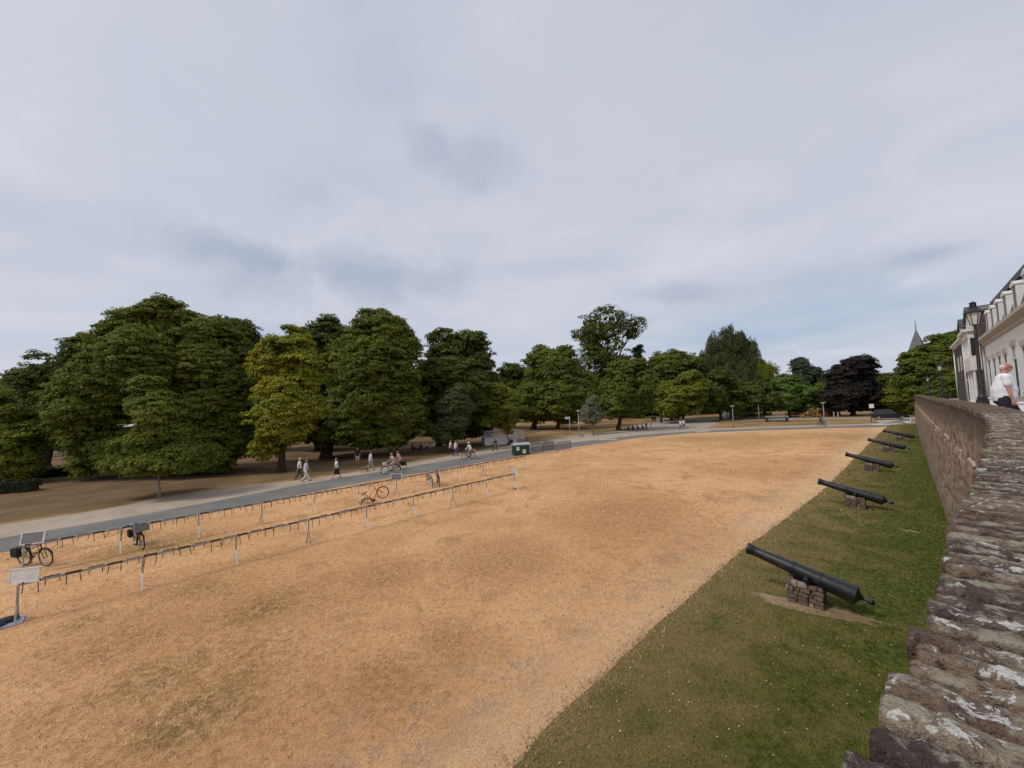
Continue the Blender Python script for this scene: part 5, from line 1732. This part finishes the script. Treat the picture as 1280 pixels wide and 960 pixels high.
# green cabinet at the far rack end
a = G(653, 569); k = a.y / F_PX
t = thing('green_cabinet', 'dark green metal container with a pale lid at the far end of the racks', 'container', a, 0.35)
MB().box((0, .45, .55), (1.75, .95, 1.0)).build('body', M['dark_green'], t, bevel=.03)
MB().prism_x([(-.08, 1.06), (1.0, 1.06), (1.0, 1.22), (.45, 1.32), (-.08, 1.16)], -.93, .93).build('lid', M['plate'], t)
for x, z, w, h in ((-.5, .72, .34, .38), (.22, .40, .38, .42)): MB().box((x, -.035, z), (w, .012, h)).build('notice', M['white_paint'], t)
for sx in (-.7, .7):
    for sy in (.15, .8): MB().lathe([(-.05, .09), (.05, .09)], 12, (sx, sy, .09), (1, 0, 0)).build('wheel', M['rubber'], t)
a = G(660, 567.5); t = thing('notice_board', 'small white panel standing between the green container and the barriers', 'panel', a, 0.2)
MB().box((0, 0, .5), (.5, .05, .85)).build('board', M['white_paint'], t)
for sx in (-.2, .2): MB().box((sx, 0, .04), (.06, .4, .07)).build('foot', M['galv'], t)


def barrier(label, a, b, h=1.1, bars=20):
    a, b = Vector(a), Vector(b); L = (b - a).length
    t = thing('crowd_barrier', label, 'barrier', a, math.atan2((b - a).y, (b - a).x), 'crowd barriers by the road')
    f = MB(); f.tube([(0, 0, .16), (0, 0, h - .1), (.1, 0, h), (L - .1, 0, h), (L, 0, h - .1), (L, 0, .16)], .032, 6); f.bar((0, 0, .2), (L, 0, .2), .035); f.build('frame', M['barrier'], t)
    bb = MB()
    for i in range(1, bars): bb.tube([(L * i / bars, 0, .2), (L * i / bars, 0, h)], 0.022, 5)
    bb.build('bars', M['barrier'], t)
    for x in (.25, L - .25): MB().bar((x, -.32, .03), (x, .32, .03), .05).build('foot', M['galv'], t)


barrier('grey crowd barrier next to the white panel', G(664, 567), G(679, 566.3))
barrier('grey crowd barrier in the middle of the three', G(679.5, 565.5), G(693, 564.5))
barrier('rightmost grey crowd barrier, standing skewed by the road', G(695, 566), G(714, 562.5))
# post with a cross rail behind the barriers
a = G(659, 562); t = thing('barrier_rail', 'dark post with a long rail behind the green container', 'barrier', a, .2)
MB().box((0, 0, .75), (.1, .1, 1.5)).build('post', M['black_metal'], t); MB().bar((-.05, 0, 1.38), (-4.2, 0, 1.15), .06).build('rail', M['galv'], t); MB().box((-4.2, 0, .58), (.08, .08, 1.16)).build('post', M['black_metal'], t)


def sign(label, loc, H, w, h, m, yaw, dx=0.0, post='galv', name='sign_board'):
    t = thing(name, label, 'sign', loc, yaw)
    MB().tube([(0, 0, 0), (0, 0, H)], .05, 8).build('post', M[post], t, smooth='all')
    MB().box((dx, -.07, H - h / 2 - .02), (w, .04, h)).build('board', M[m], t)


p = G(712.5, 541); sign('white sign board on a tall white post in front of the maple trunk', p, (541 - 521) / F_PX * p.y, .95, .42, 'white_paint', 0.1, -.40, 'white_paint')
p = G(843, 526); k = p.y / F_PX
t = thing('info_board', 'blue and white upright board at the edge of the dark trees', 'sign', p, .1)
MB().box((0, 0, 10.6 * k / 2 + .4), (5.2 * k, .10, 7.5 * k)).build('board', M['blue_sign'], t); MB().box((0, -.06, .4 + 3.6 * k), (3.2 * k, .02, 2.0 * k)).build('notice', M['white_paint'], t)
for sx in (-1, 1): MB().box((sx * 2.3 * k, 0, .45), (.08, .08, .95)).build('leg', M['black_metal'], t)
# bollards and a stake by the young silver tree
for i, (u, v) in enumerate(((728.5, 546), (726.5, 546.2))):
    t = thing('bollard', ('right' if i == 0 else 'left') + ' one of two short pale bollards beside the lamp', 'bollard', G(u, v), 0, 'bollards by the lamp')
    MB().lathe([(0, .09), (.75, .085), (.82, .06), (.84, .02)], 10).build('shaft', M['concrete'], t, smooth=True)
    MB().lathe([(.60, .092), (.66, .092)], 10).build('band', M['white_paint'], t)
t = thing('tree_stake', 'pair of wooden stakes holding the small silvery tree', 'stake', G(741, 545), 0)
for sx in (-.25, .25): MB().tube([(sx, 0, 0), (sx, 0, 1.35)], .035, 7).build('post', M['bark_pale'], t)
MB().bar((-.25, 0, 1.25), (.25, 0, 1.25), .06, .03).build('tie', M['bark_pale'], t)
# long stone table
a = G(956.5, 527.6); b = G(986, 527.2); L = (b - a).length; k = a.y / F_PX
t = thing('stone_table', 'long low stone slab on two dark blocks beside the far path', 'table', (a + b) / 2, math.atan2((b - a).y, (b - a).x))
hT = 7.4 * k
MB().box((0, 0, hT - .17), (L, 1.3, .32)).build('slab', M['concrete'], t, bevel=.03)
for sx in (-1, 1): MB().box((sx * L * .43, 0, (hT - .35) / 2), (L * .11, 1.0, hT - .34)).build('support', M['dark_concrete'], t)
MB().box((0, .1, .25), (L * .7, .5, .3)).build('bench', M['concrete'], t)
# white rounded shapes
for i, (u, w_, h_) in enumerate(((905, 1.15, 1.75), (909.5, .95, 1.55))):
    p = GX(u, 100); t = thing('white_dome', ('taller left' if i == 0 else 'lower right') + ' one of two white rounded shapes before the dark trees', 'sculpture', p, 0, 'white rounded shapes by the far path')
    MB().lathe([(.12, w_ * .38), (h_ * .4, w_ * .5), (h_ * .8, w_ * .45), (h_, w_ * .2), (h_ + .04, .02)], 16).build('dome', M['white_plaster'], t, smooth='all'); MB().lathe([(0, w_ * .42), (.12, w_ * .42)], 16).build('base', M['dark_concrete'], t)
for i, u in enumerate((1041, 1046)):
    t = thing('pale_post', ('left' if i == 0 else 'right') + ' one of two pale stone posts in front of the copper beech', 'post', GX(u, 86 if i else 87), 0, 'pale stone posts')
    MB().lathe([(0, .17), (.9, .15), (.98, .17), (1.05, .15), (1.12, .05)], 10).build('shaft', M['gravel'], t, smooth=True); MB().box((0, 0, .05), (.45, .45, .1)).build('base', M['concrete'], t)
# covers in the road and crossing paint
for i, (u, v) in enumerate(((760, 549.3), (878, 539.3))):
    p = G(u, v); sheet('road_marking', [(p.x - 1.3, p.y - .3), (p.x + 1.2, p.y - .35), (p.x + 1.35, p.y + .3), (p.x - 1.1, p.y + .35)], M['mud_white'], 0.009)
p = G(1107, 530.3); sheet('road_marking', [(p.x - 2.2, p.y - .9), (p.x + 2.4, p.y - .9), (p.x + 2.4, p.y + .5), (p.x - 2.2, p.y + .5)], M['mud_white'], 0.009)


# ------------------------------------------------------------------ car
def car(name, label, loc, heading, paint, L=4.7, Wd=1.85, H=1.85, roof=(.02, .10, .52, .66), group=None):
    """local +Y forward"""
    h = Vector(heading); t = thing(name, label, 'car', loc, math.atan2(-h.x, h.y), group)
    y = lambda f: (0.5 - f) * -L
    low = [(y(0), .35), (y(0), .95), (y(.03), 1.02), (y(.70), 1.05), (y(.97), .92), (y(1.0), .80), (y(1.0), .35), (y(.93), .28), (y(.06), .28)]
    MB().prism_x(low, -Wd / 2, Wd / 2).build('body', M[paint], t, bevel=.05)
    cab = MB(); a, b, c, d = roof
    lo = [(-Wd / 2 + .04, y(a), 1.03), (Wd / 2 - .04, y(a), 1.03), (Wd / 2 - .04, y(d + .06), 1.03), (-Wd / 2 + .04, y(d + .06), 1.03)]
    hi = [(-Wd / 2 + .2, y(b), H), (Wd / 2 - .2, y(b), H), (Wd / 2 - .2, y(c), H), (-Wd / 2 + .2, y(c), H)]
    cab.add(lo + hi, [(0, 3, 2, 1), (4, 5, 6, 7), (0, 1, 5, 4), (1, 2, 6, 5), (2, 3, 7, 6), (3, 0, 4, 7)]); cab.build('cabin', M[paint], t, bevel=.04)
    for sx in (-1, 1):
        for f0, f1 in ((.08, .30), (.33, .56)):
            q = []
            for f, z in ((f0 + .01, 1.12), (f1 + .03, 1.12), (f1 - .02, H - .12), (f0 + .04, H - .12)):
                x = Wd / 2 - .04 - .16 * (z - 1.03) / (H - 1.03) + .012
                q.append((x * sx, y(f), z))
            w = MB(); w.add(q + [(x - .02 * sx, yy, z) for x, yy, z in q], [(0, 1, 2, 3), (7, 6, 5, 4), (0, 4, 5, 1), (1, 5, 6, 2), (2, 6, 7, 3), (3, 7, 4, 0)]); w.build('window', M['glass'], t)
        MB().box((sx * (Wd / 2 - .25), y(1.0) + .01, .78), (.32, .06, .16)).build('headlight', M['headlight'], t, bevel=.02)
        MB().box((sx * (Wd / 2 - .12), y(0) - .01, .85), (.14, .05, .26)).build('tail_light', M['tail'], t)
        MB().box((sx * (Wd / 2 + .09), y(.66), 1.10), (.16, .10, .13)).build('mirror', M[paint], t, bevel=.03)
        for f in (.19, .81):
            ty = MB().lathe([(-.11, .26), (-.11, .34), (-.07, .36), (.07, .36), (.11, .34), (.11, .26)], 20, (sx * (Wd / 2 - .10), y(f), .36), (1, 0, 0)).build('wheel', M['rubber'], t, smooth=True)
            MB().lathe([(-.118, .23), (.118, .23)], 16, (sx * (Wd / 2 - .10), y(f), .36), (1, 0, 0)).build('rim', M['chrome'], ty, smooth=True)
    ws = MB(); z0, z1 = 1.12, H - .08
    def fx(z): u = (z - 1.03) / (H - 1.03); return y(d + .06) + (y(c) - y(d + .06)) * u, Wd / 2 - .1 - .16 * u
    (y0, x0), (y1, x1) = fx(z0), fx(z1)
    ws.add([(-x0, y0 + .015, z0), (x0, y0 + .015, z0), (x1, y1 + .015, z1), (-x1, y1 + .015, z1), (-x0, y0 - .01, z0), (x0, y0 - .01, z0), (x1, y1 - .01, z1), (-x1, y1 - .01, z1)], [(0, 1, 2, 3), (7, 6, 5, 4), (0, 4, 5, 1), (1, 5, 6, 2), (2, 6, 7, 3), (3, 7, 4, 0)]); ws.build('windscreen', M['glass'], t)
    return t


p = G(1113, 524.5); car('parked_car', 'black off road car standing on the road by the far end of the wall', p, (0.73, -0.68, 0), 'car_paint', 5.0, 1.9, 1.95)
p = GX(78, 66); car('parked_car', 'pale car half hidden behind the trees at the far left', p, (0.8, 0.6, 0), 'silver', 4.3, 1.75, 1.45)
# white sign on a black post and a white hoop barrier near the car
p = G(1089.5, 528); sign('white panel on a black post left of the black car', p, (528 - 505) / F_PX * p.y, 0.62, .7, 'white_paint', -.6, .15, 'black_metal')
a = G(1131, 532); b = G(1139, 532.6); L = (b - a).length
t = thing('hoop_barrier', 'white hoop barrier at the foot of the wall end', 'barrier', a, math.atan2((b - a).y, (b - a).x))
MB().tube([(0, 0, 0), (0, 0, 1.0), (.12, 0, 1.12), (L - .12, 0, 1.12), (L, 0, 1.0), (L, 0, 0)], .06, 8).build('hoop', M['white_paint'], t, smooth='all'); MB().box((L / 2, 0, .55), (L - .1, .04, .3)).build('board', M['white_paint'], t)
# fence and road behind the trees at the far left
a = GX(-60, 52); b = GX(100, 60); L = (b - a).length; t = thing('metal_fence', 'thin dark metal fence behind the hedges at the far left', 'fence', a, math.atan2((b - a).y, (b - a).x))
for z in (.15, 1.05): MB().bar((0, 0, z), (L, 0, z), .04).build('rail', M['black_metal'], t)
fb = MB(); n = int(L / .16)
for i in range(n): fb.bar((i * .16 + .05, 0, .15), (i * .16 + .05, 0, 1.1), .018)
o = fb.build('bars', M['black_metal'], t); o['kind'] = 'stuff'
for i in range(int(L / 2.5) + 1): MB().box((i * 2.5, 0, .6), (.07, .07, 1.2)).build('post', M['black_metal'], t)
sheet('park_road', [tuple(GX(-120, 60).xy), tuple(GX(120, 72).xy), tuple(GX(120, 78).xy), tuple(GX(-120, 68).xy)], M['gravel_grey'], 0.002)


# ------------------------------------------------------------------ rampart: lamps, houses, planters
def wall_lamp(label, s, n, top_z, scale=1.0):
    p = W(s, n, walk_z(s)); t = thing('lantern_post', label, 'street lamp', p, ROT_W, 'old lantern posts on the rampart')
    H = top_z - p.z
    K = 0.70
    z1 = H - 1.12 * K
    def lk(pr): return [(z1 + (h - z1) * K, r * K) for h, r in pr]
    MB().box((0, 0, .45), (.26, .26, .9)).build('pedestal', M['black_metal'], t, bevel=.03)
    MB().lathe([(.88, .11), (.93, .12), (.97, .085), (1.2, .062), (1.45, .072), (1.5, .05), (z1 - .3, .036), (z1 - .28, .055), (z1 - .24, .036), (z1, .03)], 14).build('pole', M['black_metal'], t, smooth=True)
    # six-sided lantern
    MB().lathe(lk([(z1, .05), (z1 + .04, .13)]), 6).build('lantern_base', M['black_metal'], t)
    MB().lathe(lk([(z1 + .05, .125), (z1 + .58, .235)]), 6).build('lantern_glass', M['lamp_glass'], t)
    f = MB()
    for k in range(6):
        a = 2 * PI * (k + .5) / 6
        f.bar((.13 * K * math.cos(a), .13 * K * math.sin(a), z1 + .04 * K), (.245 * K * math.cos(a), .245 * K * math.sin(a), z1 + .60 * K), .018)
    f.build('lantern_frame', M['black_metal'], t)
    MB().lathe(lk([(z1 + .59, .33), (z1 + .62, .33), (z1 + .80, .14), (z1 + .84, .13)]), 6).build('lantern_roof', M['black_metal'], t)
    MB().lathe(lk([(z1 + .84, .11), (z1 + .86, .115), (z1 + 1.02, .105), (z1 + 1.05, .13), (z1 + 1.09, .08), (z1 + 1.12, .02)]), 10).build('chimney_cap', M['black_metal'], t, smooth=True)


def zpx(v, s, n, u):
    p = W(s, n); return AT(u, v, p.y).z


wall_lamp('nearest black lantern post, standing behind the parapet beside the white house', 19.3, 1.64, zpx(377, 19.3, 1.64, 1217))
wall_lamp('second lantern post on the rampart, seen against the dark leaves', 47.0, 1.95, zpx(452, 47.0, 1.95, 1165))
wall_lamp('third and farthest lantern post on the rampart', 78.0, 2.0, zpx(470, 78, 2.0, 1151))


def facade(t, x0, x1, z0, z1, ops, m, thick=0.3):
    """wall from x0 to x1 at y 0 (facing +y) with openings (xa,xb,za,zb), all sharing row heights"""
    xs = sorted(set([x0, x1] + [o[0] for o in ops] + [o[1] for o in ops])); zs = sorted(set([z0, z1] + [o[2] for o in ops] + [o[3] for o in ops]))
    mb = MB(); V, idx = [], {}
    def vtx(x, y, z):
        kk = (round(x, 4), y, round(z, 4))
        if kk not in idx: idx[kk] = len(V); V.append((x, y, z))
        return idx[kk]
    F = []
    def hole(xa, xb, za, zb):
        return any(o[0] - 1e-6 <= xa and xb <= o[1] + 1e-6 and o[2] - 1e-6 <= za and zb <= o[3] + 1e-6 for o in ops)
    for xa, xb in zip(xs[:-1], xs[1:]):
        for za, zb in zip(zs[:-1], zs[1:]):
            if not hole(xa, xb, za, zb): F.append((vtx(xa, 0, za), vtx(xb, 0, za), vtx(xb, 0, zb), vtx(xa, 0, zb)))
    for (a, b, c, d) in ops:
        for (p, q, r, s_) in (((a, c), (b, c), 0, 0), ((b, c), (b, d), 0, 0), ((b, d), (a, d), 0, 0), ((a, d), (a, c), 0, 0)):
            F.append((vtx(p[0], 0, p[1]), vtx(q[0], 0, q[1]), vtx(q[0], -thick, q[1]), vtx(p[0], -thick, p[1])))
    mb.add(V, F)
    return mb.build('wall', m, t)


def window_at(t, xa, xb, za, zb, y=0.0, frame='white_paint', nv=1, nh=2, name='window'):
    f = MB(); w = .05
    for (c, sz) in ((((xa + xb) / 2, y, za + w / 2), (xb - xa, .034, w)), (((xa + xb) / 2, y, zb - w / 2), (xb - xa, .034, w)), ((xa + w / 2, y, (za + zb) / 2), (w, .034, zb - za - 2 * w)), ((xb - w / 2, y, (za + zb) / 2), (w, .034, zb - za - 2 * w))): f.box(c, sz)
    for i in range(1, nv + 1): f.box((xa + (xb - xa) * i / (nv + 1), y, (za + zb) / 2), (.04, .026, zb - za - 2 * w))
    for i in range(1, nh + 1): f.box(((xa + xb) / 2, y, za + (zb - za) * i / (nh + 1)), (xb - xa - 2 * w, .022, .04))
    o = f.build(name, M[frame], t)
    MB().box(((xa + xb) / 2, y - .010, (za + zb) / 2), (xb - xa - .02, .012, zb - za - .02)).build('pane', M['glass'], o)
    return o


# white house: local x runs along the wall (x = s - s0), +y towards the wall
S0, N0 = 32.0, 4.1
wz = walk_z(38)
hs = thing('white_house', 'white plastered house with a dark mansard roof and white dormers, at the right edge', 'house', W(S0, N0, wz), ROT_W)
eave = CAMZ + 3.65 - wz; x0, x1 = -16.0, 12.2
ops = []
sx_ = [42.6, 40.4, 38.3, 36.2, 33.6, 31.0, 28.4, 25.8, 23.2, 20.6]
for i, s_ in enumerate(sx_):
    big = i in (4, 6, 8)
    ops.append((s_ - S0 - .42, s_ - S0 + .42, 0.12 if big else 0.95, 3.42 if big else 3.2))
facade(hs, x0, x1, 0, eave, [(a, b, .12 if c < .5 else .95, d) for a, b, c, d in ops], M['white_plaster'])
for i, (a, b, c, d) in enumerate(ops):
    if c < .5:
        o = MB().box(((a + b) / 2, -.06, (c + d - .7) / 2), (b - a - .01, .07, d - .7 - c)).build('door', M['glass' if i == 4 else 'slate'], hs)
        MB().box((b - .12, -.01, 1.2), (.04, .04, .14)).build('handle', M['chrome'], o)
        window_at(hs, a, b, d - .69, d, nh=0, name='fanlight')
    else:
        window_at(hs, a, b, c, d, nv=0)
        MB().box(((a + b) / 2, .05, c - .06), (b - a + .24, .16, .11)).build('sill', M['cornice'], hs)
    MB().box(((a + b) / 2, .035, d + .16), (b - a + .36, .07, .30)).build('lintel', M['cornice'], hs)
pl = MB(); segs_x = sorted([x0] + [v for a, b, c, d in ops if c < .5 for v in (a, b)] + [x1])
for a, b in zip(segs_x[0::2], segs_x[1::2]): pl.box(((a + b) / 2, .03, .38), (b - a - .01, .06, .76))
pl.build('plinth_course', M['cornice'], hs)
MB().prism_x([(0.003, eave - .35), (.12, eave - .30), (.12, eave - .12), (.40, eave), (.40, eave + .16), (-.3, eave + .16), (-.3, eave - .35)], x0, x1).build('cornice', M['cornice'], hs)
rt = CAMZ + 6.35 - wz
MB().prism_x([(0.12, eave + .165), (-.62, rt), (-4.5, rt + .5), (-9, rt + .5), (-9, eave + .165)], x0, x1 - .3).build('roof', M['slate'], hs)
MB().prism_x([(-.44, rt - .22), (-.44, rt + .12), (-.8, rt + .12), (-.8, rt - .1)], x0, x1 - .1).build('roof_edge', M['slate'], hs)
for s_ in (41.0, 38.9, 36.7, 34.2, 31.4, 28.6, 25.8, 23.0):
    x = s_ - S0; zb, zt = eave + .18, eave + 1.62
    d = MB()
    for sd in (-1, 1): d.box((x + sd * .44, -.55, (zb + zt) / 2), (.14, 1.25, zt - zb))
    d.box((x, -.55, zb + .06), (.74, 1.2, .12)); d.box((x, -.62, zt - .06), (.74, 1.1, .12))
    dm = d.build('dormer', M['white_paint'], hs)
    MB().box((x, .05, (zb + zt) / 2), (.735, .03, zt - zb - .2)).build('pane', M['glass'], dm)
    hood = MB(); hood.prism_y([(x - .56, zt + .005), (x + .56, zt + .005), (x + .54, zt + .09), (x, zt + .26), (x - .54, zt + .09)], -1.15, .13); hood.build('hood', M['white_paint'], dm)
MB().box((x1 - 14.0, -2.6, rt + .9), (1.6, .7, 1.6)).build('chimney', M['house_brick'], hs)
dp = MB(); dp.tube([(x1 - .25, .10, .1), (x1 - .25, .10, eave - .4)], .055, 8); dp.build('drainpipe', M['cornice'], hs, smooth='all')
# dark party wall with a lead cap
pw = MB(); pw.prism_x([(0.15, eave - .1), (0.15, eave + 2.3), (-9, eave + 3.2), (-9, 0), (-.02, 0), (-.02, eave - .1)], x1 - .02, x1 + 1.5); pw.build('party_wall', M['house_brick'], hs)
MB().prism_x([(0.28, eave + 2.31), (0.28, eave + 2.55), (-9, eave + 3.45), (-9, eave + 3.21)], x1 - .25, x1 + 1.75).build('gable_cap', M['lead'], hs)

# brick house with a white bay
S1, N1 = 46.0, 4.3
wz1 = walk_z(55)
bh = thing('brick_house', 'brown brick house with a white upstairs bay, left of the white house', 'house', W(S1, N1, wz1), ROT_W)
zz = lambda v, s_, n_, u: zpx(v, s_, n_, u) - wz1
e1 = zz(425, 62, 4.3, 1204)
opsb = [(15.2, 16.4, 3.4, 5.0), (18.3, 19.5, 3.4, 5.0), (21.4, 22.6, 3.4, 5.0)]
facade(bh, 0, 25.5, 0, e1, opsb, M['house_brick'])
for (a, b, c, d) in opsb: window_at(bh, a, b, c, d)
MB().box((12.6, -5.15, e1 / 2), (25.4, 9.4, e1 - .02)).build('inner_walls', M['house_brick'], bh)
MB().prism_x([(0.28, e1 + .002), (0.28, e1 + .22), (-3.5, e1 + 2.6), (-9.5, e1 + .3), (-9.5, e1 + .002)], -.1, 25.6).build('roof', M['slate'], bh)
MB().prism_x([(.02, e1 - .3), (.36, e1 - .06), (.36, e1 + .10), (.29, e1 + .10), (.02, e1 - .05)], -.05, 25.55).build('gutter', M['white_paint'], bh)
# bay: projects over the walk on white columns
bz0, bz1 = 2.75, e1 - .55
bayx0, bayx1, by = 2.6, 6.8, 0.62
bm_ = MB(); bm_.box(((bayx0 + bayx1) / 2, by / 2 + .005, bz0 + .55), (bayx1 - bayx0, by, 1.1)); bm_.box(((bayx0 + bayx1) / 2, by / 2 + .005, bz1 - .22), (bayx1 - bayx0, by, .44))
for xx in np.linspace(bayx0 + .15, bayx1 - .15, 4): bm_.box((xx, by - .12, (bz0 + 1.1 + bz1 - .44) / 2), (.28, .22, bz1 - .44 - bz0 - 1.1 - .004))
for xx in (bayx0 + .10, bayx1 - .10): bm_.box((xx, .2, (bz0 + 1.1 + bz1 - .44) / 2), (.2, .35, bz1 - .44 - bz0 - 1.1 - .004))
bay = bm_.build('bay', M['white_paint'], bh)
xs3 = np.linspace(bayx0 + .15, bayx1 - .15, 4)
for a, b in zip(xs3[:-1], xs3[1:]): window_at(bay, a + .145, b - .145, bz0 + 1.105, bz1 - .445, by - .12, nv=1, nh=2) if False else window_at(bh, a + .145, b - .145, bz0 + 1.105, bz1 - .445, by - .12, nv=1, nh=2)
sw = MB(); sw.box((bayx0 - .006, by / 2 + .02, (bz0 + 1.1 + bz1 - .44) / 2), (.03, .34, bz1 - bz0 - 1.75)); sw.build('side_window', M['glass'], bh)
MB().box(((bayx0 + bayx1) / 2, .3, (bz0 + 1.1 + bz1 - .44) / 2), (bayx1 - bayx0 - .5, .05, bz1 - bz0 - 1.6)).build('bay_lining', M['glass'], bh)
MB().box(((bayx0 + bayx1) / 2, by / 2 + .08, bz1 + .09), (bayx1 - bayx0 + .4, by + .36, .18)).build('bay_cornice', M['white_paint'], bh)
for xx in (bayx0 + .2, bayx1 - .2, (bayx0 + bayx1) / 2): MB().lathe([(0, .16), (.2, .16), (.22, .11), (bz0 - .12, .095), (bz0 - .1, .15), (bz0 - .002, .15)], 12, (xx, by - .2, 0)).build('column', M['white_paint'], bh, smooth=True)
# white gables over the eaves
for gx0, gx1, top in ((2.8, 6.6, 1.6), (9.4, 12.4, 1.4)):
    xm = (gx0 + gx1) / 2
    MB().prism_y([(gx0, e1 + .12), (gx1, e1 + .12), (gx1, e1 + .6), (xm, e1 + top), (gx0, e1 + .6)], -1.6, .34).build('gable', M['white_paint'], bh)
    rr = MB()
    for sd, xe in ((-1, gx0), (1, gx1)): rr.bar((xe + sd * .25, -.55, e1 + .52), (xm, -.55, e1 + top + .10), 2.1, .14)
    rr.build('gable_roof', M['slate'], bh)
    window_at(bh, xm - .5, xm + .5, e1 + .25, e1 + 1.0, .36)
for xx in (24.6, 14.2): MB().box((xx, -3.4, e1 + 2.9), (.9, .8, 2.2)).build('chimney', M['house_brick'], bh)
for xx in (14.4, 25.2): MB().tube([(xx, .1, 0), (xx, .1, e1 - .3)], .06, 8).build('drainpipe', M['white_paint'], bh, smooth='all')
MB().box((12.6, .05, 1.15), (3.2, .1, 2.3)).build('door_surround', M['white_paint'], bh); MB().box((12.6, .11, 1.1), (1.1, .03, 2.1)).build('door', M['glass'], bh)

# church spire far behind
p = GX(1153, 165); k = 165 / F_PX
ch = thing('church_tower', 'church tower with a slate spire and a thin finial behind the trees at the right', 'tower', p, .5)
zt = AT(1153, 424, 165).z - p.z; zb = AT(1153, 452, 165).z - p.z; zf = AT(1153, 403, 165).z - p.z
MB().box((0, 0, zb / 2), (9.6, 9.6, zb)).build('shaft', M['house_brick'], ch)
sp = MB(); sp.add([(-5.2, -5.2, zb), (5.2, -5.2, zb), (5.2, 5.2, zb), (-5.2, 5.2, zb), (-2.6, -2.6, zb + (zt - zb) * .42), (2.6, -2.6, zb + (zt - zb) * .42), (2.6, 2.6, zb + (zt - zb) * .42), (-2.6, 2.6, zb + (zt - zb) * .42), (0, 0, zt + 4.5)], [(3, 2, 1, 0), (0, 1, 5, 4), (1, 2, 6, 5), (2, 3, 7, 6), (3, 0, 4, 7), (4, 5, 8), (5, 6, 8), (6, 7, 8), (7, 4, 8)])
sp.build('spire', M['spire'], ch)
MB().tube([(0, 0, zt + 3.5), (0, 0, zf + 1.2)], [.28, .06], 8).build('finial', M['lead'], ch)
for sd in (-1, 1): MB().prism_y([(sd * 2.2 - .8, zb - 5), (sd * 2.2 + .8, zb - 5), (sd * 2.2 + .8, zb - 2), (sd * 2.2, zb - 1), (sd * 2.2 - .8, zb - 2)], -4.95, -4.82).build('louvre', M['slate'], ch)


def planter(label, p, w, d, h):
    t = thing('planter', label, 'planter', p, ROT_W, 'white planters on the rampart walk')
    m = MB(); m.box((0, 0, h / 2), (w, d, h)); m.box((0, 0, h + .03), (w + .06, d + .06, .06)); m.build('box', M['white_plaster'], t, bevel=.01)
    MB().box((0, 0, h + .035), (w - .08, d - .08, .07)).build('soil', M['soil'], t)


p = AT(1280, 512, 10.6); s_ = Vector((p.x, p.y, 0)).dot(WD); p.z = walk_z(s_); planter('white planter at the right edge in front of the bald man', p, .7, .45, AT(1280, 504.5, 10.6).z - p.z)
p = W(23, 2.3, walk_z(23)); planter('white planter behind the parapet near the nearest lantern post', p, .8, .5, .82)
